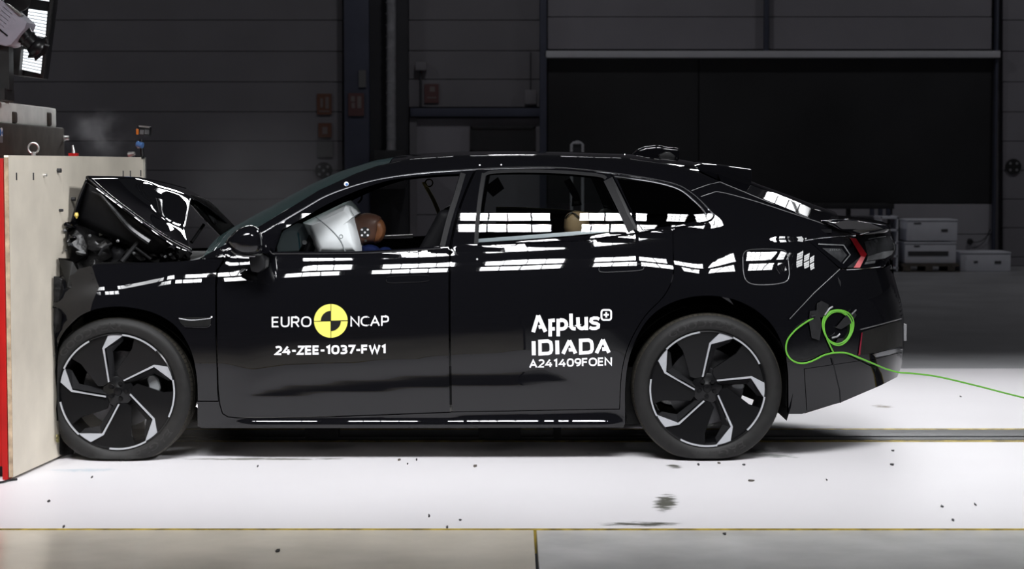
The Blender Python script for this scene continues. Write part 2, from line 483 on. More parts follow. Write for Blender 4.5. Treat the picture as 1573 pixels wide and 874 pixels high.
# signs on the wall
def sign(name, label, px0, py0, px1, py1, m, marks, y=None, cat='sign'):
    y = YW if y is None else y
    t = thing(name, label, cat, at((px0 + px1) / 2, py1, y))
    MB().box(*wrect(px0, py0, px1, py1, y - 0.03, y)).obj('board', m, t)
    if marks:
        for q in marks: MB().box(*wrect(*q, y - 0.034, y - 0.029)).obj('symbol', M['signmark'], t)
    return t
sign('safety_sign', 'orange two-symbol safety sign, upper one on the wall left of the column', 487, 144, 509, 176, M['orange'],
     [(492, 151, 496, 165), (500, 149, 505, 167), (490, 170, 506, 172)])
sign('safety_sign', 'red-edged safety sign fixed on the dark blue column', 535, 143, 559, 178, M['redsign'],
     [(539, 148, 545, 156), (540, 158, 545, 166), (549, 148, 555, 166)], YW - 0.25)
sign('safety_sign', 'small square orange sign under the two-symbol sign', 489, 189, 509, 211, M['orange'], [(495, 195, 503, 206)])
sign('wall_notice', 'plain grey notice above the round dotted target', 488, 217, 511, 241, M['greysign'], [])
sign('safety_sign', 'dim red safety sign with ring symbol right of the duct', 652, 129, 674, 158, M['redsign'],
     [(660, 133, 668, 141), (656, 149, 670, 151)])
sign('wall_notice', 'slim pale notice high on the dark blue column', 551, 108, 562, 134, M['greysign'], [], YW - 0.25)
def target(label, px, py, rp, dots):
    c = at(px, py, YW - 0.03); r = rp / FPX * (YW + 10)
    t = thing('wall_target', label, 'target', (c.x, YW, c.z))
    MB().cyl((c.x, YW, c.z), c, r, n=28).obj('disc', M['targetk'], t)
    for dx, dz in dots:
        MB().cyl((c.x + dx * r, c.y + .002, c.z + dz * r), (c.x + dx * r, c.y - .006, c.z + dz * r), r * 0.17, n=10).obj('dot', M['targetw'], t)
target('round black dotted target on the wall above the windscreen', 497, 262, 13, [(0, 0), (.5, .45), (-.5, .45), (.5, -.45), (-.5, -.45)])
target('round black target on the pale wall at far right', 1557, 256, 12, [(.42, .42), (-.42, .42), (.42, -.42), (-.42, -.42)])
def junction(label, px0, py0, px1, py1, down):
    t = thing('junction_box', label, 'electrical box', at((px0 + px1) / 2, py1, YW))
    MB().box(*wrect(px0, py0, px1, py1, YW - 0.12, YW)).obj('case', M['wall'], t, bevel=0.01)
    xm = (px0 + px1) / 2
    q = (xm - 1.5, py1, xm + 1.5, down) if down > py1 else (xm - 1, down, xm + 1, py0)
    MB().box(*wrect(*q, YW - 0.05, YW)).obj('conduit', M['walldark'], t)
junction('small grey box with a conduit running down, right of the duct', 638, 95, 655, 108, 164)
junction('small grey box with a conduit running up, by the thin post', 806, 138, 824, 160, 80)
# things standing at the back
def floor_pt(px, py): return ground(px, py)
def card_box(label, px0, py0, px1, py1, y, depth, marks, group=None):
    q = wrect(px0, py0, px1, py1, y, y + depth)
    t = thing('storage_box', label, 'box', ((q[0] + q[1]) / 2, y, q[4]), group)
    MB().box(*q).obj('body', M['box'], t, bevel=0.015)
    lid = wrect(px0 - .6, py0 - 1.0, px1 + .6, py0 + 1.6, y - .01, y + depth + .01)
    MB().box(*lid).obj('lid', M['box'], t, bevel=0.01)
    for mk in marks: MB().box(*wrect(*mk, y - .006, y + .002)).obj('grip_hole', M['boxmark'], t)
yb = ground(1500, 417).y
card_box('pale storage box standing alone on the floor at the right', 1475, 388, 1553, 417, yb, 0.6, [(1496, 401, 1502, 404), (1528, 401, 1538, 405)])
yb2 = ground(1430, 419).y
card_box('pale storage box, upper one of the pair on the pallet', 1393, 338, 1471, 370, yb2 + .25, 0.55, [(1446, 352, 1456, 356), (1404, 342, 1415, 344)])
card_box('pale storage box, lower one of the pair on the pallet', 1390, 373, 1469, 404.5, yb2 + .25, 0.55, [(1395, 386, 1457, 393), (1404, 377, 1413, 379)])
pal = thing('pallet', 'dark wooden pallet under the pair of pale boxes', 'pallet', ground(1430, 419))
for k in range(3):
    MB().box(*wrect(1388 + k * 34, 409, 1399 + k * 34, 418.5, yb2 + .2, yb2 + .8)).obj('block', M['wood'], pal)
for k in range(4):
    q = wrect(1386, 405, 1474, 409, yb2 + .2, yb2 + .33); MB().box(q[0], q[1], q[2] + k * .16, q[3] + k * .16, q[4], q[5]).obj('plank', M['wood'], pal)
MB().box(*wrect(1386, 416.5, 1474, 418.8, yb2 + .2, yb2 + .3)).obj('bottom_plank', M['wood'], pal)
t = thing('shelf_unit', 'narrow grey shelf unit just behind the tail of the car', 'shelf', ground(1375, 417))
for q in ((1352, 332, 1355, 416), (1377, 332, 1380, 416)): MB().box(*wrect(*q, yb2 + .2, yb2 + .7)).obj('upright', M['box'], t)
for yy in (333, 352, 372, 392, 410): MB().box(*wrect(1352, yy, 1380, yy + 3, yb2 + .2, yb2 + .7)).obj('shelf_board', M['box'], t)
t = thing('steel_post', 'dark upright post between the shelf unit and the boxes', 'post', ground(1386, 418))
MB().box(*wrect(1381, 335, 1389, 418, yb2 + .95, yb2 + 1.1)).obj('shaft', M['dark'], t, bevel=.01)
MB().box(*wrect(1380, 410, 1391, 413, yb2 + .9, yb2 + 1.15)).obj('foot_plate', M['dark'], t)
t = thing('workbench', 'dark low workbench in front of the black shutter', 'workbench', ground(1280, 414))
yk = ground(1280, 414).y
MB().box(*wrect(1150, 313, 1374, 321, yk, yk + .8)).obj('bench_top', M['dark'], t, bevel=.01)
for x in (1152, 1225, 1300, 1364): MB().box(*wrect(x, 321, x + 7, 414, yk + .05, yk + .15)).obj('leg', M['dark'], t)
for x in (1337, 1350, 1362): MB().box(*wrect(x, 321, x + 6, 331, yk - .02, yk + .05)).obj('clamp', M['colblue'], t)
t = thing('wall_socket', 'black wall socket ball with thin cable above the single box', 'socket', at(1491, 371, YW))
c = at(1491, 371, YW - .05)
MB().cyl((c.x, YW, c.z), (c.x, YW - .1, c.z), .045, .03, n=14).obj('plug', M['dark'], t, smooth=True)
b = MB(); b.tube([Vector(p) for p in catmull([at(1493, 372, YW - .06), at(1505, 371, YW - .05), at(1515, 364, YW - .04), at(1521, 352, YW - .03)], 5)], .008, 6); b.obj('cable', M['dark'], t)
# pale frame standing behind the roof
t = thing('metal_frame', 'small pale arched frame seen above the car roof', 'frame', ground(886, 416))
yf = ground(886, 416).y
b = MB()
b.tube([at(878, 415, yf), at(878, 222, yf), at(881, 219.5, yf), at(892, 219.5, yf), at(895, 222, yf), at(895, 415, yf)], .02, 8)
b.obj('hoop', M['header'], t)
MB().box(*wrect(884, 216, 890, 221, yf - .03, yf + .03)).obj('top_knob', M['header'], t)
MB().box(*wrect(878, 226, 895, 240, yf - .01, yf + .01)).obj('panel', M['walldark'], t)

# ------------------------------------------------------------------ lighting rigs (out of frame, on trusses above the test track)
M['lampcase'] = mat('lamp_housing', (0.02, 0.02, 0.02), 0.5, nscale=12, namt=0.2)
M['truss'] = mat('truss_alloy', (0.25, 0.25, 0.26), 0.4, 0.7, nscale=12, namt=0.2)
_lamp_mesh = {}
def flood(x, y, z, aim, w=0.66, h=0.62, watts=None, group='flood lights of the track lighting rigs', label='black flood light hanging from a lighting truss over the track'):
    t = thing('flood_light', label, 'flood light', (x, y, z), group)
    d = (Vector(aim) - Vector((x, y, z))).normalized()
    q = d.to_track_quat('-Z', 'Y')
    t.rotation_mode = 'QUATERNION'; t.rotation_quaternion = q
    key = (w, h)
    if key not in _lamp_mesh:
        b = MB(); e = .03
        b.box(-w / 2 - e, w / 2 + e, -h / 2 - e, h / 2 + e, .02, .12)
        for s in (-1, 1):
            b.box(s * (w / 2 + e / 2) - e / 2, s * (w / 2 + e / 2) + e / 2, -h / 2 - e, h / 2 + e, -.05, .02)
            b.box(-w / 2, w / 2, s * (h / 2 + e / 2) - e / 2, s * (h / 2 + e / 2) + e / 2, -.05, .02)
        g = MB()
        for k in range(1, 4): g.box(-w / 2 + w * k / 4 - .008, -w / 2 + w * k / 4 + .008, -h / 2, h / 2, -.03, -.012)
        for k in range(1, 3): g.box(-w / 2, w / 2, -h / 2 + h * k / 3 - .016, -h / 2 + h * k / 3 + .016, -.03, -.012)
        res = []
        for nm, bb in (('housing', b), ('grille', g)):
            me = bpy.data.meshes.new(nm); me.from_pydata(bb.V, [], bb.F); me.materials.append(M['lampcase']); res.append((nm, me))
        _lamp_mesh[key] = res
    for nm, me in _lamp_mesh[key]:
        link(bpy.data.objects.new(nm, me), t)
    li = bpy.data.lights.new('led_array', 'AREA'); li.shape = 'RECTANGLE'; li.size = w; li.size_y = h
    li.energy = watts if watts else LAMP_W; li.spread = LAMP_SPREAD; li.color = (0.97, 0.98, 1.0)
    lo = bpy.data.objects.new('led_array', li); link(lo, t)
    return t
NX = [-4.84 + 0.95 * k for k in range(11)]
ORD = ['first', 'second', 'third', 'fourth', 'fifth', 'sixth', 'seventh', 'eighth', 'ninth', 'tenth', 'eleventh']
for k, x in enumerate(NX):
    flood(x, -5.55, 5.60, (x, -0.6, 0.0), label='%s flood light from the barrier end, lower row on the camera side' % ORD[k])
    flood(x, -5.55, 6.85, (x, 0.2, 0.0), label='%s flood light from the barrier end, upper row on the camera side' % ORD[k])
for k, x in enumerate(NX):
    if k != 4: flood(x, 7.6, 4.2, (x, 1.1, 0.0), watts=LAMP_W * .45, label='%s flood light from the barrier end, lower row beyond the car' % ORD[k])
    flood(x, 7.6, 5.9, (x, 3.2, 0.0), watts=LAMP_W * 1.1, label='%s flood light from the barrier end, upper row beyond the car' % ORD[k])
def spot_flood(label, p, aim, watts):
    return flood(*p, aim, watts=watts, label=label)
spot_flood('flood light on the camera side turned towards the plywood barrier face', (3.2, -4.2, 4.3), (-2.1, 0.7, 1.15), LAMP_W * 2.0)
for k, (x, z) in enumerate(((5.6, 5.5), (5.6, 6.4), (6.8, 5.5), (6.8, 6.4), (8.0, 5.5), (8.0, 6.4))):
    flood(x, -4.9, z, (1.75, 0.0, 0.9), watts=LAMP_W * .14, label='%s %s flood light of the cluster turned to the car tail' % (ORD[k // 2], ('lower', 'upper')[k % 2]))
def hall_fill(label, x, y, z, watts):  # unseen lights added to lift the dark hall background
    t = thing('hall_fill_light', label, 'fill light', (x, y, z), 'added fill lights of the dark hall')
    b = MB(); b.tube([Vector((x, y, z + .5)), Vector((x, y, z + .35)), Vector((x, y, z + .3)), Vector((x, y, z))], [.03, .06, .16, .42], 20); b.obj('shade', M['lampcase'], t, smooth=True)
    li = bpy.data.lights.new('lamp', 'AREA'); li.shape = 'DISK'; li.size = .76; li.energy = watts; li.color = (.96, .96, 1.0)
    lo = bpy.data.objects.new('lamp', li); lo.location = (0, 0, -.01); link(lo, t)
for k, x in enumerate((-9.0, 0.0, 9.0)):
    hall_fill('dim fill light added over the back of the hall, %s from the barrier side' % ORD[k], x, 14.6, 8.4, HALL_W)
def truss(label, y, z, x0, x1):
    t = thing('lighting_truss', label, 'truss', ((x0 + x1) / 2, y, z))
    for dy, dz in ((-.12, 0), (.12, 0), (0, .2)):
        b = MB(); b.cyl((x0, y + dy, z + dz), (x1, y + dy, z + dz), .025, n=8); b.obj('chord', M['truss'], t)
    b = MB()
    n = int((x1 - x0) / .4)
    for k in range(n):
        xa = x0 + (x1 - x0) * k / n; xb = x0 + (x1 - x0) * (k + 1) / n
        b.cyl((xa, y - .12, z), ((xa + xb) / 2, y, z + .2), .012, n=6); b.cyl(((xa + xb) / 2, y, z + .2), (xb, y + .12, z), .012, n=6)
    b.obj('lattice', M['truss'], t)
truss('alloy lighting truss on the camera side of the track', -5.9, 7.35, -5.5, 6)
truss('alloy lighting truss on the far side of the track', 7.85, 6.5, -5.5, 6)
truss('lower alloy lighting truss on the far side of the track', 7.85, 4.75, -5.5, 6)

# ------------------------------------------------------------------ crash barrier
M['ply'] = mat('barrier_plywood', (0.88, 0.805, 0.68), 0.55, nscale=2.2, namt=0.14)
M['plyedge'] = mat('plywood_edge', (0.36, 0.27, 0.18), 0.7, nscale=16, namt=0.5)
M['redpaint'] = mat('red_barrier_paint', (0.36, 0.009, 0.008), 0.45, spec=.2, nscale=5, namt=0.15)
M['concrete'] = mat('pale_concrete', (0.80, 0.80, 0.75), 0.7, nscale=6, namt=0.12, bump=0.1)
M['darkblock'] = mat('dark_rubber_block', (0.062, 0.052, 0.043), 0.7, spec=.2, nscale=7, namt=0.3, bump=0.1)
M['zinc'] = mat('zinc_steel', (0.55, 0.55, 0.53), 0.35, 0.8, nscale=20, namt=0.2)
M['camgrey'] = mat('camera_grey', (0.42, 0.40, 0.47), 0.5, nscale=14, namt=0.06)
M['camblack'] = mat('camera_black', (0.010, 0.010, 0.011), 0.3)
M['led'] = emit_mat('lit_led_rows', (0.93, 0.97, 1.0), 1.5)
M['ledgap'] = mat('led_backing', (0.25, 0.27, 0.30), 0.5)
M['bluelens'] = mat('blue_lens', (0.10, 0.22, 0.5), 0.15)
M['orangelens'] = mat('orange_lens', (0.75, 0.20, 0.03), 0.3)

P0, P1 = ground(20.5, 737), ground(80.6, 709.5)
bd = (P1 - P0).normalized()                      # along the barrier face, away from the camera
def bar_at_px(px):
    # intersect the vertical face plane with the pixel column
    for k in range(2000):
        t = k * .002
        p = P0 + bd * t
        if proj(p)[0] >= px: return p
    return p
YNEAR = P0.y
PF = None
for k in range(5000):
    p = P0 + bd * (k * .001)
    ptop = Vector((p.x, p.y, 1.55))
    if proj(ptop)[0] >= 220: PF = p; break
ZT = at(60, 239.2, (P0 + bd * .5).y).z
print('barrier', P0, P1, PF, 'ztop', ZT)
bn = Vector((-bd.y, bd.x, 0))                     # points to -X (into the barrier)
if bn.x > 0: bn = -bn
def XB(Y): return P0.x + bd.x / bd.y * (Y - P0.y)
bar = thing('crash_barrier', 'red steel crash barrier block faced with pale plywood', 'barrier', P0)
def bslab(b, t0, t1, d0, d1, z0, z1):
    q = [P0 + bd * t0 + bn * d0, P0 + bd * t1 + bn * d0, P0 + bd * t1 + bn * d1, P0 + bd * t0 + bn * d1]
    V = [(p.x, p.y, z) for z in (z0, z1) for p in q]
    b.add(V, [(0, 1, 2, 3), (7, 6, 5, 4), (0, 4, 5, 1), (1, 5, 6, 2), (2, 6, 7, 3), (3, 7, 4, 0)])
LEN = (PF - P0).length
# plywood boards that make up the face
nb = 2
for k in range(nb):
    b = MB(); bslab(b, LEN * k / nb + (0.0006 if k else 0), LEN * (k + 1) / nb - 0.0006, 0.0, 0.022, 0.012, ZT)
    b.obj('plywood_board', M['ply'], bar)
b = MB(); bslab(b, -.003, .0, .0, .021, 0.012, ZT - .01); b.obj('board_edge', M['plyedge'], bar)
b = MB(); bslab(b, -.012, .05, .0235, .05, 0.0, ZT - .015); b.obj('steel_flange', M['redpaint'], bar, bevel=.003)
b = MB(); bslab(b, 0.03, LEN - .03, .05, 1.6, 0.06, ZT - .02); b.obj('steel_body', M['redpaint'], bar)
b = MB(); bslab(b, 0.0, .04, .10, .14, 0.02, ZT - .05); b.obj('stiffener', M['redpaint'], bar)
b = MB(); bslab(b, 0.1, LEN - .1, .06, 1.5, 0.0, 0.06); b.obj('plinth', M['dark'], bar)
def on_face(px, py):
    lo, hi = 0.0, LEN
    for _ in range(40):
        m = (lo + hi) / 2; p = P0 + bd * m
        q = at(px, py, p.y)
        if q.x > p.x: lo = m
        else: hi = m
    p = P0 + bd * lo
    return Vector((p.x, p.y, at(px, py, p.y).z))
for (px, py, r, m) in ((88, 262, .013, 'dark'), (110, 306, .012, 'dark'), (91, 323, .008, 'dark'), (66, 269, .008, 'zinc')):
    c = on_face(px, py); b = MB(); b.cyl(c, c - bn * .02, r, n=6); b.obj('bolt', M[m], bar)
for (px, py) in ((25, 271), (51, 271), (189, 267), (200, 267), (216, 266)):
    c = on_face(px, py); b = MB(); b.box(c.x - .002, c.x + .003, c.y - .006, c.y + .006, c.z - .018, c.z + .018); b.obj('slot', M['dark'], bar)
b = MB(); bslab(b, LEN, LEN + .02, -.012, .03, ZT - .55, ZT); b.obj('corner_strip', M['zinc'], bar)
# things standing on the barrier
def yface_px(px, X): return (X) / ((px - 786.5) / FPX) + CAMY          # depth where plane X shows at pixel px
Xk = P0.x - .55
ya, yb_ = yface_px(-60, Xk), yface_px(101, Xk)
zk1 = at(60, 193, yface_px(60, Xk)).z
dk = thing('rubber_block', 'dark brown block standing on top of the barrier', 'block', (Xk - .3, (ya + yb_) / 2, ZT - .02))
MB().box(Xk - .9, Xk, ya, yb_, ZT, zk1).obj('block_body', M['darkblock'], dk, bevel=.012)
Xc = Xk - .02
yc0, yc1 = yface_px(-60, Xc), yface_px(89, Xc)
zc1 = at(45, 161, yface_px(45, Xc)).z
cb = thing('concrete_block', 'pale concrete block lying on the dark brown block', 'block', (Xc - .3, (yc0 + yc1) / 2, zk1))
MB().box(Xc - .8, Xc, yc0, yc1, zk1, zc1).obj('block_body', M['concrete'], cb, bevel=.012)
for px in (24, 77):
    y = yface_px(px, Xc); z = at(px, 183, y).z
    MB().box(Xc - .02, Xc + .012, y - .05, y + .05, max(z - .045, zk1 + .004), z + .045).obj('lifting_recess', M['darkblock'], cb, bevel=.015)
# blue and white marker and small plate on the dark block
y = yface_px(4, Xk); c = Vector((Xk, y, at(4, 204, y).z))
tm = thing('marker_disc', 'small blue and white quartered marker on the dark brown block', 'marker', c)
rr = .03
for q, mm in ((0, 'white'), (1, 'bluelens'), (2, 'white'), (3, 'bluelens')):
    V = [(Xk + .004, c.y, c.z)] + [(Xk + .004, c.y + rr * math.cos(a), c.z + rr * math.sin(a)) for a in [math.pi / 4 + math.pi / 2 * q + math.pi / 2 * k / 6 for k in range(7)]]
    V2 = [(Xk, v[1], v[2]) for v in V]
    mesh_obj('quarter', V + V2, [tuple(range(8)), tuple(range(15, 7, -1))] + [(i, (i + 1) % 8, 8 + (i + 1) % 8, 8 + i) for i in range(8)], M[mm], tm)
y = yface_px(2, Xk); z = at(2, 214, y).z
tag(MB().box(Xk, Xk + .006, y - .05, y + .04, z - .02, z + .02).obj('name_plate', M['plate']), 'little pale plate below the blue and white marker', 'plate')
# lifting eyes
def barrier_top(px):
    p = None
    for k in range(3000):
        q = P0 + bd * (k * .001) + bn * .06
        if proj((q.x, q.y, ZT))[0] >= px: p = q; break
    return Vector((p.x, p.y, ZT))
def ring(name, label, px, r_px, tr_px, py):
    c = barrier_top(px); sc = (c.y + 10) / FPX
    t = thing(name, label, 'shackle', (c.x, c.y, ZT))
    R, tr = r_px * sc, tr_px * sc
    b = MB(); cz = ZT + R + .012
    b.tube([Vector((c.x + R * math.cos(a), c.y, cz + R * math.sin(a))) for a in [math.radians(-80 + 340 * k / 28) for k in range(29)]], tr, 8)
    b.obj('loop', M['zinc'], t, smooth=True)
    b = MB(); b.cyl((c.x, c.y, ZT - .02), (c.x, c.y, ZT + .02), R * .45, n=12); b.obj('collar', M['zinc'], t)
ring('lifting_eye', 'round zinc lifting eye on top of the barrier', 51.5, 8.0, 1.7, 230)
c = barrier_top(113)
t = thing('shackle_pin', 'upright zinc pin with reddish feet on top of the barrier', 'pin', c)
b = MB(); sc = (c.y + 10) / FPX
b.tube([c + Vector((0, 0, -.01)), c + Vector((0, 0, 9 * sc)), c + Vector((-1.2 * sc, 0, 17 * sc))], [3.6 * sc, 2.6 * sc, 1.6 * sc], 10); b.obj('pin', M['zinc'], t, smooth=True)
for s in (-1, 1):
    b = MB(); b.box(c.x + s * 3.2 * sc - .012, c.x + s * 3.2 * sc + .012, c.y - .02, c.y + .02, ZT - .005, ZT + 5 * sc); b.obj('foot', M['redpaint'], t)
y = yface_px(97, Xk + .01); c = at(97, 213, yb_ - .01)
t = thing('corner_bolt', 'shiny bolt head sticking out of the dark block corner', 'bolt', (Xk, yb_ - .03, c.z))
b = MB(); b.cyl((Xk - .02, yb_ - .03, c.z), (Xk + .035, yb_ - .03, c.z + .004), .014, n=8); b.obj('bolt_head', M['zinc'], t)
b = MB(); b.cyl((Xk - .01, yb_ - .03, c.z), (Xk + .006, yb_ - .03, c.z), .022, n=12); b.obj('washer', M['zinc'], t)
# small camera on an arm at the far end of the barrier top
pe = P0 + bd * (LEN - .03) + bn * .03
sc = (pe.y + 10) / FPX
t = thing('action_camera', 'little camera on a jointed arm at the barrier corner', 'camera', (pe.x, pe.y, ZT))
def e_(px, py): return at(px, py, pe.y)
b = MB(); b.tube([e_(219, 244), e_(218, 232), e_(217, 214)], .011, 8); b.obj('arm', M['camblack'], t, smooth=True)
c = e_(216, 221); b = MB(); b.cyl((c.x - .015, c.y - .03, c.z), (c.x + .02, c.y - .04, c.z - .01), .018, n=10); b.obj('joint_knob', M['bluelens'], t, smooth=True)
c = e_(215.5, 225); b = MB(); b.cyl((c.x - .01, c.y - .02, c.z), (c.x + .015, c.y - .03, c.z), .012, n=10); b.obj('joint_knob', M['zinc'], t, smooth=True)
c0, c1 = e_(212, 208), e_(231, 194)
b = MB(); b.box(c0.x, c1.x, pe.y - .03, pe.y + .04, c0.z, c1.z, R=Matrix.Rotation(math.radians(6), 3, 'Y')); b.obj('camera_body', M['camblack'], t, bevel=.006)
for a, d in ((216.5, 222.5), (224, 230.5)):
    q0, q1 = e_(a, 206.5), e_(d, 199.5); b = MB(); b.box(q0.x, q1.x, pe.y - .036, pe.y - .028, q0.z, q1.z, R=Matrix.Rotation(math.radians(6), 3, 'Y')); b.obj('grey_panel', M['lampsil'], t)
q0, q1 = e_(210.5, 207), e_(214.5, 198); b = MB(); b.box(q0.x, q1.x, pe.y - .034, pe.y - .01, q0.z, q1.z); b.obj('orange_side', M['orangelens'], t, bevel=.004)
q0, q1 = e_(215, 196), e_(231, 193.5); b = MB(); b.box(q0.x, q1.x, pe.y - .034, pe.y + .03, q0.z, q1.z, R=Matrix.Rotation(math.radians(6), 3, 'Y')); b.obj('top_plate', M['zinc'], t)
c = e_(203, 237.5)
tag(MB().cyl((c.x - .02, c.y, ZT + .015), (c.x + .018, c.y - .01, ZT + .022), .017, .010, n=10).obj('loose_nut', M['zinc'], smooth=True), 'shiny loose nut beside the small corner camera', 'nut')
b = MB(); b.box(e_(206, 0).x, e_(219, 0).x, pe.y - .02, pe.y + .02, ZT, ZT + .008); b.obj('clamp_plate', M['camblack'], t)

# tall grey camera with lens and hood on a post, flood light panel behind it
YC = 1.0
def R2(deg): return Matrix.Rotation(math.radians(deg), 3, 'Y')
def qpoly(pts, Y, d): return [(at(x, y, Y).x, at(x, y, Y).z) for x, y in pts], Y, Y + d
YP = yc0 + (yc1 - yc0) * .45
fl = thing('flood_light', 'black flood light with lit white LED tiles on the post above the barrier', 'flood light', at(40, 150, YP))
def fq(name, pts, y, d, m, par=fl, bev=0):
    p, y0, y1 = qpoly(pts, y, d); return MB().prism(p, y0, y1).obj(name, m, par, bevel=bev)
fq('housing', [(30, -40), (84, -40), (81, 0), (66, 121), (29, 116), (35, 40)], YP + .02, .14, M['camblack'], bev=.008)
fq('side_case', [(4, 66), (33, 70), (29, 117), (3, 110)], YP - .06, .2, M['lampcase'], bev=.01)
fq('rim', [(76, -40), (84, -40), (81, 0), (66, 121), (62, 120), (75, 10)], YP - .01, .03, M['lampcase'], bev=.004)
for (tl, tr, br, bl, nrow) in (((50, -36), (76, -33), (75.5, 3), (47.5, -2), 6), ((44, 13), (72.5, 17), (69, 58), (39.5, 51), 8), ((36.5, 75), (65.5, 80), (62, 113.5), (32.5, 107), 7)):
    til = fq('led_tile', [tl, tr, br, bl], YP + .008, .012, M['ledgap'])
    A = [Vector(v) for v in (tl, tr, br, bl)]
    for r in range(nrow):
        f0, f1 = (r + .14) / nrow, (r + .86) / nrow
        L0, L1 = A[0].lerp(A[3], f0), A[0].lerp(A[3], f1); R0, R1 = A[1].lerp(A[2], f0), A[1].lerp(A[2], f1)
        fq('led_row', [tuple(L0), tuple(R0), tuple(R1), tuple(L1)], YP + .0, .008, M['led'], til)
fq('cross_bar', [(36, 58), (70, 66), (68, 76), (35, 70)], YP - .004, .03, M['lampcase'])
b = MB(); b.cyl(at(6, 153, YP), at(6, 100, YP), .028, n=12); b.obj('post', M['zinc'], fl, smooth=True)
b = MB(); b.box(*[at(-2, 152, YP).x, at(18, 152, YP).x, YP - .06, YP + .06, zc1, zc1 + .07]); b.obj('post_foot', M['darkblock'], fl, bevel=.01)
b = MB(); b.tube(catmull([at(12, 112, YP - .05), at(8, 118, YP - .06), at(0, 119, YP - .05)], 6), .008, 6); b.obj('wire', M['camblack'], fl)
cy = YP - .45
kc = thing('high_speed_camera', 'grey high speed camera with black lens hood in front of the lit panel', 'camera', at(20, 70, cy))
fq('camera_body', [(-40, -30), (10, 6), (42, 34), (38, 44), (17, 69), (9, 71), (-40, 60)], cy, .22, M['camgrey'], kc, .012)
fq('top_rail', [(8, 4), (14, 6), (34, 22), (31, 26)], cy - .01, .06, M['zinc'], kc, .003)
for k in range(8):
    o = k * 5.0
    fq('cooling_rib', [(-4 + o * .62, 56 - o * 1.0), (-2.6 + o * .62, 57 - o * 1.0), (-16 + o * .62, 46 - o), (-17 + o * .62, 45 - o)], cy - .004, .006, M['lampsil'], kc)
fq('slot', [(-2, 43), (12, 54), (11, 56), (-3, 45)], cy - .004, .01, M['camblack'], kc)
def c3(px, py, y=cy + .1): return at(px, py, y)
b = MB(); b.tube([c3(29, 46), c3(36, 53), c3(40, 57), c3(52, 68)], [.055, .055, .048, .048], 18); b.obj('lens_barrel', M['camblack'], kc, smooth=True)
b = MB(); b.tube([c3(42, 59), c3(44, 61)], [.054, .054], 18); b.obj('focus_ring', M['lampgrey'], kc, smooth=True)
# petal hood
ax0, ax1 = c3(50, 66), c3(66, 80)
d = (ax1 - ax0).normalized(); u = Vector((0, 1, 0)); v = d.cross(u).normalized()
V, F = [], []
n = 32
for i, (s, r) in enumerate(((0, .05), (.35, .06), (1, .082))):
    for k in range(n):
        a = 2 * math.pi * k / n
        ln = s if i < 2 else 0.72 + .30 * math.cos(2 * a)
        V.append(ax0 + d * (ax1 - ax0).length * ln + (u * math.cos(a) * .8 + v * math.sin(a)) * r)
for i in range(2):
    for k in range(n): F.append((i * n + k, i * n + (k + 1) % n, (i + 1) * n + (k + 1) % n, (i + 1) * n + k))
o = mesh_obj('lens_hood', V, F, M['camblack'], kc, True); md = o.modifiers.new('s', 'SOLIDIFY'); md.thickness = .006
fq('hood_blade', [(46, 62), (60, 64), (75, 69), (74, 71), (58, 67)], cy + .06, .03, M['lampsil'], kc)
fq('hood_petal', [(46, 76), (64, 78), (63, 86), (54, 94), (50, 84)], cy + .08, .012, M['camblack'], kc, .003)
b = MB(); b.cyl(c3(27, -2), c3(27, -2, cy + .02), .075, n=22); b.obj('side_knob', M['camblack'], kc, bevel=.01)
b = MB(); b.box(at(-8, 72, cy).x, at(10, 72, cy).x, cy + .05, cy + .15, zc1 + .06, at(0, 66, cy).z); b.obj('camera_stand', M['lampcase'], kc)
b = MB(); b.box(at(-20, 72, cy).x, at(6, 72, cy).x, cy + .0, cy + .22, zc1, zc1 + .065); b.obj('stand_foot', M['lampcase'], kc)

# ------------------------------------------------------------------ the car: side surface as depth Y over the side view
def tb(*T): return lerp_table(T)
xe_f = tb((200, 1380), (345, 1366), (356, 1368.5), (370, 1374), (384, 1376), (400, 1371), (411, 1369.5), (423, 1373), (463, 1384), (490, 1388.5), (536, 1388.5), (562, 1386), (600, 1386), (660, 1386))
E1 = [(307, 397), (343, 377), (396, 349), (446, 319), (490, 292), (545, 267), (578, 255), (630, 243.5), (709, 238.5), (800, 237.5), (852, 238.5), (959, 242), (1040, 254), (1075, 265), (1106, 279), (1180, 308), (1263, 342), (1314, 359)]
E1f = tb((40, 400), (150, 404), (240, 403), (274, 402), *E1, (1330, 362), (1420, 362))
DT = [(405, 357), (464, 322), (505, 299), (563, 279.5), (616, 269.5), (665, 264), (718, 260.5), (770, 258), (846, 257), (920, 263), (1005, 275.6), (1045, 286), (1072, 304.6), (1097, 330.5)]
DTf = tb((40, 380), (300, 380), *DT, (1130, 340), (1420, 340))
BLf = tb((40, 398), (300, 396), (420, 388), (543, 386.5), (671, 380.5), (733, 375.5), (898, 367), (968, 359.5), (1087, 345), (1180, 350), (1420, 350))
Lf = tb((40, 456), (180, 451), (220, 443), (260, 434), (330, 431), (475, 421), (635, 416), (800, 411), (980, 404), (1034, 410), (1080, 418), (1120, 411), (1190, 407), (1260, 398), (1420, 398))
U1f = tb((330, 640), (363, 608), (400, 585), (438, 571), (552, 562), (688, 550), (812, 540), (900, 536), (1100, 540))
W1f = tb((330, 640), (363, 611), (400, 600), (438, 591), (552, 582), (688, 573), (841, 568), (862, 575), (885, 590), (900, 600))
W2f = tb((330, 641), (363, 612), (468, 608), (688, 596), (841, 590), (871, 588), (885, 592), (900, 601))
PX = np.arange(30, 1429, 4.0)
PY = np.arange(216, 676, 1.0)
TAU = np.zeros((len(PX), len(PY)))
GT = [(216, 52), (240, 50), (250, 46), (265, 38), (290, 31), (315, 26), (330, 23.6), (350, 20), (372, 15.5), (400, 12)]
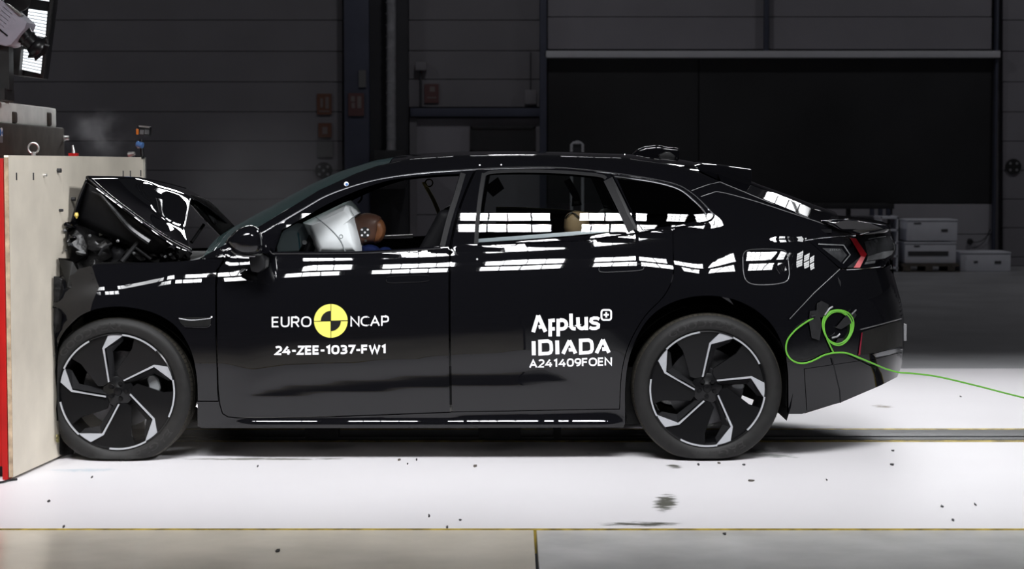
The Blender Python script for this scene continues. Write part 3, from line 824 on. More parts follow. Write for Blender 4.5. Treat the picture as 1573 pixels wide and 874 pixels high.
gx = [g[0] for g in GT]; gy = [g[1] for g in GT]
for i, px in enumerate(PX):
    L, B, E, T = Lf(px), BLf(px), E1f(px), DTf(px)
    tg = np.interp(PY, gx, gy)
    e = np.clip((E + 9 - PY) / 9.0, 0, 1)
    if px >= 340:
        tg = tg * (1 - e) + 78 * e
    wr = float(np.clip((px - 1085) / 40, 0, 1)); wf = float(np.clip((345 - px) / 40, 0, 1))
    n = [(B + 1, float(np.interp(B, gx, gy))), (B + 2.5, 34), (B + 7, 24.5), (L - 13, 26.5), (L - 6, 24), (L + 6, 19), (L + 14, 14), (L + 32, 6.0), (L + 52, 1.5), (500, 0)]
    n = [q for k, q in enumerate(n) if k == 0 or q[0] > n[k - 1][0] + .01]
    n2 = [(B - 60, 34), (B - 10, 28), (L - 18, 25), (L, 21.5), (L + 26, 15.5), (L + 45, 7), (L + 66, 1.5), (L + 90, 0)]
    n3 = [(E, 66), (E + 6, 44), (L - 14, 27), (L, 21.5), (L + 8, 17), (L + 26, 6), (L + 46, 1), (L + 70, 0)]
    f = lambda nn: np.interp(PY, [q[0] for q in nn], [q[1] for q in nn])
    bd_ = f(n) * (1 - wr) * (1 - wf) + f(n2) * wr + f(n3) * wf
    # sharp crease running into the tail lamp
    wc = float(np.clip((px - 1180) / 12, 0, 1)) * float(np.clip((1330 - px) / 10, 0, 1))
    if wc > 0:
        yc = 361.5 + (1262 - px) * .012
        cr_ = np.interp(PY, [yc - 8, yc - 4, yc - 1.5, yc + 1.5, yc + 3, yc + 4.5, yc + 7, yc + 10], [29, 31, 25, 17, 27, 19, 27, 26])
        m_ = np.clip((PY - yc + 8) / 2, 0, 1) * np.clip((yc + 10 - PY) / 2, 0, 1) * wc
        bd_ = bd_ * (1 - m_) + cr_ * m_
    # lower body
    U1, W1, W2 = U1f(px), W1f(px), W2f(px)
    wl = float(np.clip((px - 345) / 40, 0, 1)) * float(np.clip((975 - px) / 40, 0, 1))
    sill = 640.0 if px < 700 else float(np.interp(px, [700, 960], [637, 629]))
    low = [(500, 0), (max(501, U1 - 34), -4.0), (U1 - 3, -5.0), (U1 + 3, -9.0), (W1 - 1.5, -10.5), (W1 + 1.5, -1.5), (W2 - 1.5, 1.5), (W2 + 1.5, -9.5), (sill - 1, -11.5), (sill + 2, -2), (642, 16), (644.5, 24.5), (650, 30), (652.5, 8), (654.5, -14), (657, -40), (676, -60)]
    low = [q for k, q in enumerate(low) if k == 0 or q[0] > low[k - 1][0] + .01]
    low = sorted(low)
    lf = np.interp(PY, [q[0] for q in low], [q[1] for q in low])
    lr = np.interp(PY, [500, 545, 565, 575, 640, 676], [0, -3, -6, -11, -14, -40])
    lo_ = lf * wl + lr * (1 - wl)
    hi_ = np.where(PY < B + .5, np.where(px < 1090, tg, tg * (1 - wr) + bd_ * wr), bd_)
    if px < 345: hi_ = np.where(PY < B + .5, tg * (1 - wf) + bd_ * wf, bd_)
    TAU[i] = np.where(PY < 500, hi_, lo_)
# smooth along the length and a little in height
def gsm(A, s, ax):
    k = np.arange(-int(3 * s), int(3 * s) + 1); g = np.exp(-k * k / (2 * s * s)); g /= g.sum()
    A = np.moveaxis(A, ax, 0); P = np.pad(A, [(len(k) // 2,) * 2] + [(0, 0)] * (A.ndim - 1), mode='edge')
    R = sum(g[j] * P[j:j + A.shape[0]] for j in range(len(k)))
    return np.moveaxis(R, 0, ax)
TAU = gsm(TAU, 1.6, 0); TAU = gsm(TAU, 0.7, 1)
tn = np.tan(np.radians(TAU)) / 304.0
j0 = int(500 - PY[0])
c = np.cumsum(tn, axis=1)
YG = -(c - c[:, j0:j0 + 1])                       # inset grows upwards
plan = np.interp(PX, [30, 70, 95, 122, 155, 330, 1050, 1150, 1240, 1400], [.16, .09, .04, .01, 0, 0, 0, .006, .03, .09])
plan = gsm(plan, 4, 0)
YG = YG + plan[:, None] + 0.0
def samp(A, px, py):
    u = (px - PX[0]) / 4.0; v = py - PY[0]
    u = min(max(u, 0), len(PX) - 1.001); v = min(max(v, 0), len(PY) - 1.001)
    i, j = int(u), int(v); a, b = u - i, v - j
    return (A[i, j] * (1 - a) * (1 - b) + A[i + 1, j] * a * (1 - b) + A[i, j + 1] * (1 - a) * b + A[i + 1, j + 1] * a * b)
RC = 0.50
def corner(px, py):
    xe = xe_f(py); x0 = xe - 185.0
    t = min(max((px - x0) / (xe - x0), 0), 1)
    return RC * (1 - math.sqrt(max(0.0, 1 - t * t)))
def YS(px, py):
    return float(samp(YG, px, py)) + corner(px, py)
def surf(px, py, off=0.0):
    return at(px, py, YS(px, py) - off)
def snorm(px, py):
    ta = math.radians(float(samp(TAU, px, py)))
    h = 6.0
    dp = (float(samp(YG, px + h, py)) - float(samp(YG, px - h, py))) / (2 * h / 304.0)
    xe = xe_f(py); x0 = xe - 185.0; t = (px - x0) / (xe - x0)
    if t > 0:
        t = min(t, 0.9995)
        dp += RC * t / math.sqrt(1 - t * t) / (185.0 / 304.0)
    n = Vector((dp, -1.0, math.tan(ta)))
    # dY/dx = dp  -> normal ( +dp, -1, tan) with Y growing to the rear
    return n.normalized()
YM = 1.0                                           # mirror plane of the car
car = thing('car', 'black fastback car with crumpled front end resting against the barrier', 'car', ground(786, 706) * 1.0)
car.location = (0, YM, 0)
def mirV(V): return [Vector((v[0], 2 * YM - v[1], v[2])) for v in V]
def finish(name, V, F, m, parent, normals, mirror, far_mat=None):
    o = mesh_obj(name, V, F, m, parent, True, normals)
    if mirror:
        p2 = parent
        if parent is not car and parent.get('_twin'):
            p2 = bpy.data.objects[parent['_twin']]
        o2 = mesh_obj(name, mirV(V), [tuple(reversed(f)) for f in F], m, p2, True, [Vector((n[0], -n[1], n[2])) for n in normals] if normals else None)
        TW[o.name] = o2
    return o
TW = {}
def surf_panel(name, poly, m, parent, off=0.0, holes=(), step=8.0, flange=0.03, mirror=True, disp=None, nrm=None):
    def dens(P):
        out = []
        for i in range(len(P)):
            a, b = Vector(P[i][:2]), Vector(P[(i + 1) % len(P)][:2])
            n = max(1, int((b - a).length / step + .5))
            for k in range(n): out.append(tuple(a.lerp(b, k / n)))
        return out
    rings = [dens(poly)] + [dens(h) for h in holes]
    pts, edges = [], []
    for R in rings:
        b0 = len(pts); pts += R
        edges += [(b0 + i, b0 + (i + 1) % len(R)) for i in range(len(R))]
    bp = np.array(pts)
    x0, x1 = min(p[0] for p in poly), max(p[0] for p in poly); y0, y1 = min(p[1] for p in poly), max(p[1] for p in poly)
    y = y0 + step * .5; row = 0
    while y < y1:
        xe = xe_f(y)
        xl = xe - 185
        cols = list(np.arange(x0 + (step * .5 if row % 2 else step), min(x1, xl), step))
        if x1 > xl:
            cols += [xl + 185 * math.sin(a) for a in np.linspace(0.02, 1.54, max(8, int(260 / step)))]
        for x in cols:
            if x0 < x < x1 and inside((x, y), poly) and not any(inside((x, y), h) for h in holes):
                if np.min(np.hypot(bp[:, 0] - x, bp[:, 1] - y)) > step * .35: pts.append((x, y))
        y += step; row += 1
    r = delaunay_2d_cdt([Vector(p) for p in pts], edges, [], 0, 1e-5)
    vv, ff = r[0], r[2]
    F = []
    for f in ff:
        cx = sum(vv[i].x for i in f) / len(f); cy = sum(vv[i].y for i in f) / len(f)
        if inside((cx, cy), poly) and not any(inside((cx, cy), h) for h in holes):
            f = list(f)
            a = [vv[i] for i in f]
            if area2([(q.x, q.y) for q in a]) > 0: f.reverse()
            F.append(tuple(f))
    V, Nn = [], []
    for q in vv:
        p = surf(q.x, q.y, off); n = snorm(q.x, q.y)
        if disp is not None:
            d = disp(q.x, q.y); p = p + d
        V.append(p); Nn.append(n)
    if nrm is False: Nn = None
    # flange turned in along every outline, with its own verts
    if flange > 0:
        for ri, R in enumerate(rings):
            n0 = len(V)
            A = (area2(R) > 0) == (ri == 0)
            for i, q in enumerate(R):
                p = surf(q[0], q[1], off)
                if disp is not None: p = p + disp(q[0], q[1])
                n = snorm(q[0], q[1])
                e = Vector(R[(i + 1) % len(R)]) - Vector(R[i - 1])
                side = Vector((e.y, 0, e.x)) if e.length else Vector((0, 0, 1))
                side = side.normalized() * (1 if A else -1)
                V += [p, p - n * flange]
                if Nn is not None: Nn += [(n * .4 + side * .9).normalized()] * 2
            k = len(R)
            for i in range(k):
                a, b2 = n0 + 2 * i, n0 + 2 * ((i + 1) % k)
                f = (a, a + 1, b2 + 1, b2)
                F.append(f if A else tuple(reversed(f)))
    return finish(name, V, F, m, parent, Nn, mirror)
def surf_geo(name, P, F, m, parent, off=0.004, thick=0.0):
    """flat vinyl / lamp pieces laid on the side surface from pixel-plane geometry"""
    V = [surf(x, y, off) for x, y in P]; Nn = [snorm(x, y) for x, y in P]
    G = []
    for f in F:
        a = area2([P[i] for i in f])
        G.append(tuple(reversed(f)) if a > 0 else tuple(f))
    return mesh_obj(name, V, G, m, parent, True, Nn)
def surf_line(name, pts, w, m, parent, off=0.003, closed=False, mirror=False):
    V = [surf(x, y, off) for x, y in pts]
    if closed: V = V + [V[0]]
    b = MB(); b.tube(V, w, 6)
    o = b.obj(name, m, parent, smooth=True)
    if mirror:
        b = MB(); b.tube(mirV(V), w, 6); b.obj(name, m, parent, smooth=True)
    return o

# outlines
RA = (1086.5, 597.0); 
arch_r = smooth2([(960, 633), (960.5, 590), (967, 548), (985, 505), (1010, 477), (1045, 460), (1086, 454), (1128, 460), (1165, 479), (1190, 505), (1205, 540), (1209, 575), (1210, 636)], 4)
arch_f = smooth2([(304, 615), (302.5, 580), (294, 540), (272, 503), (240, 482), (205, 473), (175, 471), (140, 477), (112, 494), (93, 520), (84, 560), (80, 600)], 4)
fd = [(405.5, 357.5)] + smooth2([(464, 322), (505, 299), (563, 280), (616, 270), (665, 264.5), (718, 261), (729, 260.6)], 4) + \
     smooth2([(729, 260.6), (716, 290), (703, 325), (694, 362), (690.5, 385), (689.5, 440), (690, 520), (691, 590), (691.5, 633)], 3) + \
     [(600, 636.5), (500, 640), (420, 641.3), (362, 641.5), (350, 640), (342, 635), (338, 622), (335.5, 600), (333, 515), (332.5, 440), (336, 412), (346, 400), (372, 381)]
rd = [(731, 260.4)] + smooth2([(731, 260.4), (770, 258.3), (846, 257.5), (920, 263.5), (938, 266)], 4)[1:] + \
     smooth2([(938, 266), (948, 283), (962, 310), (975, 335), (987.5, 353)], 3)[1:] + \
     smooth2([(1034, 349.5), (1034.5, 390), (1034, 425), (1020, 455), (990, 487), (966, 530), (955, 575), (952, 628.5)], 4) + \
     [(860, 630), (780, 631.5), (693.5, 633), (692.8, 590), (691.5, 520), (691, 440), (692.2, 385)] + \
     smooth2([(692.2, 385), (696, 362), (705, 325), (718, 290), (731, 260.4)], 3)[1:-1]
qg = [(947, 272)] + smooth2([(947, 272), (1003, 280.5), (1040, 291), (1062, 307), (1078, 323), (1080.5, 331), (1074, 337.5), (1050, 344), (1000, 351.5), (990, 352.5)], 4)[1:] + smooth2([(990, 352.5), (977, 335), (964, 310), (947, 272)], 3)[1:-1]
def ginner(P): return P
fg = [(433, 353.5)] + smooth2([(464, 335.5), (505, 312.5), (548, 293), (590, 279), (616, 274), (665, 269), (706, 267)], 3) + smooth2([(706, 267), (697, 298), (685, 338), (675.5, 377.5)], 3)[1:] + [(640, 380.8), (600, 383.5), (543, 386), (480, 386.8), (421.5, 387)]
rg = [(748, 268)] + smooth2([(748, 268), (757, 265.5), (800, 264.5), (860, 266), (915, 271), (926, 274)], 3)[1:] + smooth2([(926, 274), (940, 302), (952, 330), (963, 354)], 3)[1:] + [(900, 362.3), (820, 367.8), (733.5, 373)] + smooth2([(733.5, 373), (737, 330), (748, 268)], 3)[1:-1]

body_poly = E1[:] + [(1240, 368), (1289.5, 412.8), (1250, 449), (1212, 488)] + [p for p in reversed(arch_r) if p[1] < 634 and p[0] < 1206] + \
    [(960, 650), (958, 656.5), (640, 657.5), (310, 657.5), (303.5, 654), (303.5, 617), (336, 617), (334.5, 600), (332, 515), (331.3, 440), (335, 411), (346, 398.5), (344, 396.5), (322, 397)]
hole_fd = inset(fd, -1.0); hole_rd = inset(rd, -1.0)
# one opening for both doors (they touch along the pillar) and one for the quarter glass
def merge_open():
    a = [p for p in hole_fd]
    return a
M_body = M['paint']
body = surf_panel('body_side', body_poly, M_body, car, holes=[hole_fd, inset(rd, -0.4), qg], step=7.0, flange=0.02)
fpanel = surf_panel('front_door', inset(fd, 0.6), M['paint'], car, holes=[fg], step=7.0, flange=0.02)
rpanel = surf_panel('rear_door', inset(rd, 0.9), M['paint'], car, holes=[rg], step=7.0, flange=0.02)
surf_panel('rear_side_window', inset(rg, -0.5), M['glass'], car, off=-0.006, step=10, flange=0)
surf_panel('quarter_window', inset(qg, -0.3), M['tint'], car, off=-0.003, step=10, flange=0)
# seals, pillar strips, chrome outline
bp_poly = [(718.5, 262.5)] + [(740.5, 261)] + smooth2([(740.5, 261), (735, 300), (729, 345), (727.5, 375)], 3)[1:] + [(690, 379.5), (677.5, 381)] + smooth2([(677.5, 381), (690, 338), (704, 298), (718.5, 262.5)], 3)[1:-1]
def strip(name, pts, w, m, off=.003, mirror=True):
    P, F = ribbon(pts, w)
    o = surf_geo(name, P, F, m, car, off)
    return o
strip('window_seal', smooth2([(711.5, 266), (702, 298), (689.5, 338), (679.5, 378)], 4), 8, M['seal'], .002)
strip('window_seal', smooth2([(743.5, 266), (738, 300), (733.5, 340), (731.5, 374)], 4), 6.5, M['seal'], .002)
strip('window_seal', smooth2([(745, 268), (757, 264.2), (800, 262.6), (860, 264), (918, 269), (931, 274)], 4), 5, M['seal'], .002)
strip('window_seal', smooth2([(934, 275), (948, 303), (961, 330), (972, 353.5)], 4), 15, M['seal'], .003)
strip('window_seal', smooth2([(940, 275.5), (953.5, 303), (966, 330), (978, 352.5)], 4), 4, M['trim'], .005)
surf_line('window_moulding', smooth2(DT, 4), .004, M['chrome'], car, .001)
surf_line('window_moulding', smooth2([(1097, 330.5), (1094, 336), (1087, 340), (1060, 346.5), (1005, 353.5), (968.5, 359.8), (898, 368.2), (820, 372.5), (733, 376)], 4), .005, M['gloss'], car, .002)
surf_line('window_moulding', smooth2([(421, 388.6), (543, 388), (600, 385.5), (677, 380.5)], 4), .0075, M['gloss'], car, .004)
surf_line('window_moulding', smooth2([(944, 270.8), (1003, 279), (1042, 290), (1064, 306), (1080, 322.5), (1083, 331), (1076, 338)], 4), .0045, M['chrome'], car, .002)
# rear window sill: pale sunblind rail inside the glass
P = [(733, 367), (800, 362), (870, 356.5), (925, 352.5), (928, 357), (870, 362.5), (800, 368), (733.5, 372.5)]
surf_geo('window_sill_strip', P, [tuple(range(8))], mat('sill_strip', (0.20, 0.23, 0.26), 0.25), car, -0.03)
# front quarter triangle cover
surf_geo('corner_cover', [(402, 359.5), (431.5, 352), (419, 387), (398, 389), (396, 366)], [(0, 1, 2, 3, 4)], M['gloss'], car, .004)
surf_line('corner_trim', [(431.5, 352.5), (419.5, 387)], .006, M['gloss'], car, .006)
# fender
random.seed(4)
def crumple(px, py):
    f = max(0.0, min(1.0, (140 - px) / 60.0))
    if f <= 0: return Vector((0, 0, 0))
    q = Vector((px * .035, py * .028, 1.7))
    return Vector((0.0, (noise.noise(q) * .10 + noise.noise(q * 2.3) * .05) * f, 0))
fender = [(337, 408), (332, 415), (330.3, 440), (331, 515), (333.5, 600), (335, 615.5), (304.5, 615.5)] + [p for p in arch_f] + \
    [(76, 622), (73.5, 600), (71, 560), (69, 520), (70, 488), (76, 455), (84, 430), (100, 421), (118, 414), (150, 405.5), (200, 403.5), (240, 403), (274, 402), (307, 398), (322, 397.5), (343, 398)]
surf_panel('front_fender', fender, M['paint'], car, step=7, flange=.03, disp=crumple)
vent = [(274, 488), (300, 487), (325, 487.5), (323, 500), (318, 502.5), (284, 502), (277, 496)]
surf_panel('fender_vent', vent, M['liner'], car, off=.003, step=6, flange=.012)
surf_line('vent_trim', smooth2([(275, 489), (290, 491.5), (305, 491), (324, 488.5)], 3), .003, M['chrome'], car, .006)
surf_line('vent_trim', smooth2([(284, 501.5), (300, 502.5), (318, 502.5), (324, 498)], 3), .003, M['gloss'], car, .005)
# seams on the rear quarter
def groove(pts, r=.0022, m='gloss', off=.001): return surf_line('panel_seam', pts, r, M[m], car, off)
M['seamline'] = mat('seam_glint', (0.16, 0.16, 0.165), 0.3, 0.6)
groove([(1062, 293), (1085, 284.5), (1106, 279.5)], m='seamline')
groove(smooth2([(1077, 302), (1092, 297), (1106, 295), (1150, 306), (1200, 322), (1263, 343)], 4), m='seamline')
groove([(1106, 279.5), (1135, 291.5), (1180, 310), (1230, 330), (1263, 343.5), (1314, 360)], m='seamline')
groove([(1034.5, 352), (1034.6, 390)], m='gloss')
fu = smooth2([(1141, 395), (1144, 387), (1153, 383.5), (1175, 382.5), (1200, 383.5), (1208, 388), (1211, 400), (1212.5, 420), (1210, 430), (1200, 435), (1175, 437.5), (1155, 436), (1145, 429), (1141.5, 415)], 4)
surf_panel('fuel_flap', fu, M['paint'], car, off=.0015, step=7, flange=.01, mirror=False)
surf_line('flap_gap', fu, .0022, M['seamline'], car, .002, closed=True)
# door handles, flush
for (a, b_, yl, yr) in ((593, 660, 429.5, 427), (920, 989, 413.5, 410)):
    hx = (a + b_) / 2; w = (b_ - a) / 2
    P = []
    for k in range(28):
        an = 2 * math.pi * k / 28; ca, sa = math.cos(an), math.sin(an)
        x = hx + w * math.copysign(abs(ca) ** .35, ca); y = (yl + (yr - yl) * (x - a) / (b_ - a)) + 5.3 * math.copysign(abs(sa) ** .55, sa)
        P.append((x, y))
    surf_panel('door_handle', P, M['paint'], car, off=.004, step=6, flange=.012)
    surf_line('handle_gap', P, .0018, M['seamline'] if a > 900 else M['gloss'], car, .003, closed=True)
# camera stuck on the roof rail, small white dots
c = surf(532, 282.5, .008); b = MB(); b.cyl(surf(532, 282.5), c, .012, n=14); b.obj('sticker_dot', M['white'], car)
c = surf(532.8, 283, .0095); b = MB(); b.cyl(surf(532.8, 283), c, .007, n=10); b.obj('sticker_dot', M['bluelens'], car)
for (x, y) in ((737, 253.5), (770, 253), (325, 487), (345, 394), (733, 398)):
    b = MB(); b.cyl(surf(x, y), surf(x, y, .006), .0045, n=8); b.obj('sticker_dot', M['white'], car)

# --------------------------------------------------- lettering on the doors
def decal(name, geo, m='white', off=.0035): return surf_geo(name, geo[0], geo[1], M[m], car, off)
def oval(cx, cy, rx, ry, a0, a1, n=14, e=.72):
    out = []
    for k in range(n + 1):
        a = math.radians(a0 + (a1 - a0) * k / n); c_, s_ = math.cos(a), math.sin(a)
        out.append((cx + rx * math.copysign(abs(c_) ** e, c_), cy + ry * math.copysign(abs(s_) ** e, s_)))
    return out
GL = {  # glyph: (width, strokes in a unit-high box, y down)
 'E': (.50, [[(.5, 0), (0, 0), (0, 1), (.5, 1)], [(0, .49), (.46, .49)]]), 'F': (.50, [[(.5, 0), (0, 0), (0, 1.08)], [(0, .5), (.46, .5)]]),
 'U': (.62, [[(0, -.08), (0, .6)] + oval(.31, .62, .31, .38, 180, 0, 12, .85) + [(.62, -.08)]]),
 'R': (.58, [[(0, 1.08), (0, 0), (.3, 0)] + oval(.3, .27, .26, .27, -90, 90, 8) + [(0, .54)], [(.3, .54), (.58, 1.06)]]),
 'O': (.74, [oval(.37, .5, .37, .5, 0, 360, 32, .8)]), '0': (.60, [oval(.3, .5, .3, .5, 0, 360, 28, .75)]),
 'N': (.64, [[(0, 1.08), (0, 0), (.64, 1), (.64, -.08)]]), 'C': (.58, [[(.56, .03)] + oval(.4, .5, .4, .5, -62, -298, 18, .85) + [(.56, .97)]]),
 'A': (.72, [[(0, 1.06), (.36, 0), (.72, 1.06)], [(.14, .68), (.58, .68)]]), 'P': (.54, [[(0, 1.08), (0, 0), (.28, 0)] + oval(.28, .3, .27, .3, -90, 90, 8) + [(0, .6)]]),
 '2': (.54, [[(.02, .1)] + oval(.27, .28, .26, .28, -125, 28, 9, .9) + [(.0, 1), (.56, 1)]]), '4': (.64, [[(.42, -.02), (0, .72), (.66, .72)], [(.47, .36), (.47, 1.08)]]),
 'Z': (.56, [[(0, 0), (.56, 0), (0, 1), (.58, 1)]]), '1': (.34, [[(0, .18), (.25, 0), (.25, 1.08)]]), '7': (.54, [[(-.04, 0), (.54, 0), (.18, 1.06)]]),
 '3': (.54, [[(.0, .02)] + oval(.24, .25, .26, .25, -90, 90, 8, .9) + [(.14, .5)], [(.14, .5)] + oval(.25, .74, .29, .26, -90, 90, 8, .9) + [(-.02, .98)]]),
 'W': (.98, [[(0, -.06), (.25, 1), (.49, .06), (.73, 1), (.98, -.06)]]), '9': (.56, [oval(.28, .3, .28, .3, 0, 360, 20, .85), [(.56, .3), (.54, .62), (.42, .88), (.14, 1.0)]]), '-': (.30, [[(-.03, .58), (.33, .58)]])}
def sign_text(s_, x0, y0, x1, y1, rise, w, gap):
    adv, tot = [], 0
    for ch_ in s_: adv.append(tot); tot += GL[ch_][0] + gap
    tot -= gap
    V, F = [], []
    sx = (x1 - x0 - w) / tot; sy = (y1 - y0 - w)
    for ch_, a_ in zip(s_, adv):
        for st in GL[ch_][1]:
            P = [(x0 + w / 2 + (a_ + p[0]) * sx, y0 + w / 2 + min(max(p[1], -.0 - w / 2 / sy), 1 + w / 2 / sy) * sy - rise * (a_ + p[0]) / tot) for p in st]
            cl = (abs(st[0][0] - st[-1][0]) + abs(st[0][1] - st[-1][1])) < 1e-4
            v, f = ribbon(P[:-1] if cl else P, w, closed=cl)
            F += [tuple(i + len(V) for i in q) for q in f]; V += v
    return V, F
decal('lettering', sign_text('EURO', 417.4, 486.6, 478.3, 502.9, .6, 2.3, .26))
decal('lettering', sign_text('NCAP', 538.4, 486, 597.5, 501.6, 1.2, 2.3, .22))
decal('lettering', sign_text('24-ZEE-1037-FW1', 421.8, 531.4, 593.8, 545.6, 2.4, 3.2, .24))
decal('lettering', sign_text('A241409FOEN', 812.8, 552.4, 940.2, 565.2, 3.8, 2.5, .24))
cx, cy_, cr = 508.2, 492.9, 25.9
D = [(cx, cy_)] + [(cx + cr * math.cos(2 * math.pi * k / 48), cy_ + cr * math.sin(2 * math.pi * k / 48)) for k in range(48)]
decal('emblem_disc', (D, [(0, 1 + k, 1 + (k + 1) % 48) for k in range(48)]), 'yellow')
for a0, rx in ((180, 15.5), (0, 15.5)):
    Q = [(cx, cy_)] + [(cx + rx * math.cos(math.radians(a0 + 90 * k / 10)), cy_ + rx * math.sin(math.radians(a0 + 90 * k / 10))) for k in range(11)]
    decal('emblem_quarter', (Q, [(0, 1 + k, 2 + k) for k in range(10)]), 'blackv', .006)
decal('emblem_line', ribbon([(cx, cy_ - cr), (cx, cy_ + cr)], .9), 'blackv', .006)
decal('emblem_line', ribbon([(cx - cr, cy_ + .5), (cx + cr, cy_ - .5)], .9), 'blackv', .006)
def Z(pts): return [(780 + x * .1601, 450 + y * .1601) for x, y in pts]
def glyph(strokes, w):
    V, F = [], []
    for s_ in strokes:
        v, f = ribbon(Z(s_), w * .1601); F += [tuple(i + len(V) for i in q) for q in f]; V += v
    return V, F
def arc(cx, cy, rx, ry, a0, a1, n=10): return [(cx + rx * math.cos(math.radians(a0 + (a1 - a0) * k / n)), cy + ry * math.sin(math.radians(a0 + (a1 - a0) * k / n))) for k in range(n + 1)]
decal('lettering', glyph([[(244, 376), (292, 216)], [(292, 216), (362, 372)], [(296, 328), (330, 321)]], 37))                      # A
decal('lettering', glyph([[(407, 418), (407, 250)], [(390, 268), (425, 264), (452, 262)], [(407, 346), (452, 343)]], 34))           # p, cut by the next
decal('lettering', glyph([[(484, 416), (484, 248)], [(484, 266), (520, 262)] + arc(520, 303, 43, 42, -90, 90) + [(484, 345)]], 34))  # p
decal('lettering', glyph([[(606, 198), (608, 318)] + arc(632, 318, 24, 24, 180, 90, 5) + [(652, 343)]], 34))                        # l
decal('lettering', glyph([[(673, 233), (675, 305)] + arc(712, 305, 37, 36, 180, 20, 8), [(752, 230), (755, 356)]], 34))             # u
decal('lettering', glyph([[(878, 252), (858, 242), (826, 241), (802, 250), (798, 272), (815, 286), (852, 293), (870, 305), (868, 328), (846, 340), (810, 341), (784, 330)]], 31))  # s
sq = arc(970, 185, 22, 22, -90, 0, 5) + arc(970, 236, 22, 22, 0, 90, 5) + arc(921, 236, 22, 22, 90, 180, 5) + arc(921, 185, 22, 22, 180, 270, 5)
v, f = ribbon(Z(sq), 17 * .1601, closed=True); decal('lettering', (v, f))
decal('lettering', glyph([[(920, 210), (970, 209)]], 17)); decal('lettering', glyph([[(945, 184), (945, 235)]], 17), off=.004)
decal('lettering', glyph([[(248, 463), (250, 598)]], 38))
def Dg(dx, dy): return glyph([[(292 + dx, 466 + dy), (385 + dx, 461 + dy), (410 + dx, 475 + dy), (417 + dx, 500 + dy), (419 + dx, 548 + dy), (408 + dx, 572 + dy), (386 + dx, 580 + dy), (310 + dx, 584 + dy), (309 + dx, 480 + dy)]], 33)
def Ag(dx, dy): return glyph([[(530 + dx, 584 + dy), (592 + dx, 455 + dy)], [(592 + dx, 455 + dy), (650 + dx, 580 + dy)], [(585 + dx, 546 + dy), (630 + dx, 543 + dy)]], 35)
decal('lettering', Dg(0, 0)); decal('lettering', glyph([[(474, 456), (477, 588)]], 38)); decal('lettering', Ag(0, 0)); decal('lettering', Dg(390, -9)); decal('lettering', Ag(321, -7))

# --------------------------------------------------- roof, windscreen, tailgate (lofts from the rail edge over to the far side)
CL = [(300, 391), (330, 371), (367, 346), (400, 327), (426, 313.6), (460, 294), (487, 280), (525, 263), (578, 246.5), (630, 237.5), (709, 233), (780, 232), (852, 232.5), (959, 236), (1040, 244), (1075, 250), (1106, 262), (1153, 282), (1209, 302), (1260, 320.5), (1307, 336.5), (1342, 341)]
clf = lerp_table(CL); e1 = lerp_table(E1)
def loft(name, px0, px1, m, n=36, k=9, pw=2.4, parent=None, off=0.0, endcap=False, clx=None, edge=0):
    V = []; rows = 0
    half = []
    for i in range(n + 1):
        px = px0 + (px1 - px0) * i / n
        pe = surf(px, e1(px)); Ye = pe.y
        pxc = 786.5 + (px - 786.5) * (10 + Ye) / 11.0
        if clx: pxc = clx(px, pxc)
        pc = at(pxc, clf(pxc), YM)
        rowp = []
        for j in range(k + 1):
            s = (j / k) ** 1.5
            y = Ye + (YM - Ye) * s
            g = 1 - (1 - s) ** pw
            if edge:
                e_w = min(.9, max(.08, (pc.z - pe.z) / ((edge + .00021 * (px - 1130)) * (YM - Ye))))
                lo_w, hi_w = .7 * e_w, 1.3 * e_w
                g = s / e_w if s < lo_w else (1.0 if s > hi_w else 1 - (hi_w - s) ** 2 / (e_w * 2 * (hi_w - lo_w)))
            rowp.append(Vector((pe.x + (pc.x - pe.x) * g, y, pe.z + (pc.z - pe.z) * g - off)))
        full = rowp + [Vector((q.x, 2 * YM - q.y, q.z)) for q in reversed(rowp[:-1])]
        V += full; rows = len(full)
    F = [(i * rows + j, (i + 1) * rows + j, (i + 1) * rows + j + 1, i * rows + j + 1) for i in range(n) for j in range(rows - 1)]
    return mesh_obj(name, V, F, m, parent or car, True)
loft('windscreen', 312, 598, M['wind'])
loft('roof_panel', 600, 1074, M['gloss'], pw=3.0, k=12)
loft('tailgate_glass', 1108, 1300, M['gloss'], k=22, edge=.243)
loft('windscreen_header', 560, 601, M['gloss'], n=6, off=.004)
# spoiler at the roof end
def side_poly(pts, Y): return [at(x, y, Y) for x, y in pts]
sp = [(1064, 257), (1078, 252.6), (1100, 254.2), (1154.5, 261.3), (1155.2, 264), (1153.5, 292), (1140, 290.5), (1108, 279), (1085, 268)]
S0 = side_poly(sp, .44); S1 = [p + Vector((0, .12, .008)) for p in S0]
V, F = [], []
ys = [(.44, 0, 1), (.47, .006, 1.02), (.7, .014, 1), (1.0, .02, 1), (1.3, .014, 1), (1.53, .006, 1.02), (1.56, 0, 1)]
for (y, dz, sc) in ys:
    V += [Vector((p.x, y, p.z + dz)) for p in S0]
n = len(sp)
for i in range(len(ys) - 1):
    for k in range(n): F.append((i * n + k, i * n + (k + 1) % n, (i + 1) * n + (k + 1) % n, (i + 1) * n + k))
F.append(tuple(range(n))); F.append(tuple(range(len(V) - 1, len(V) - n - 1, -1)))
b = MB(); b.add(V, F); b.obj('roof_spoiler', M['paint'], car, bevel=.006)
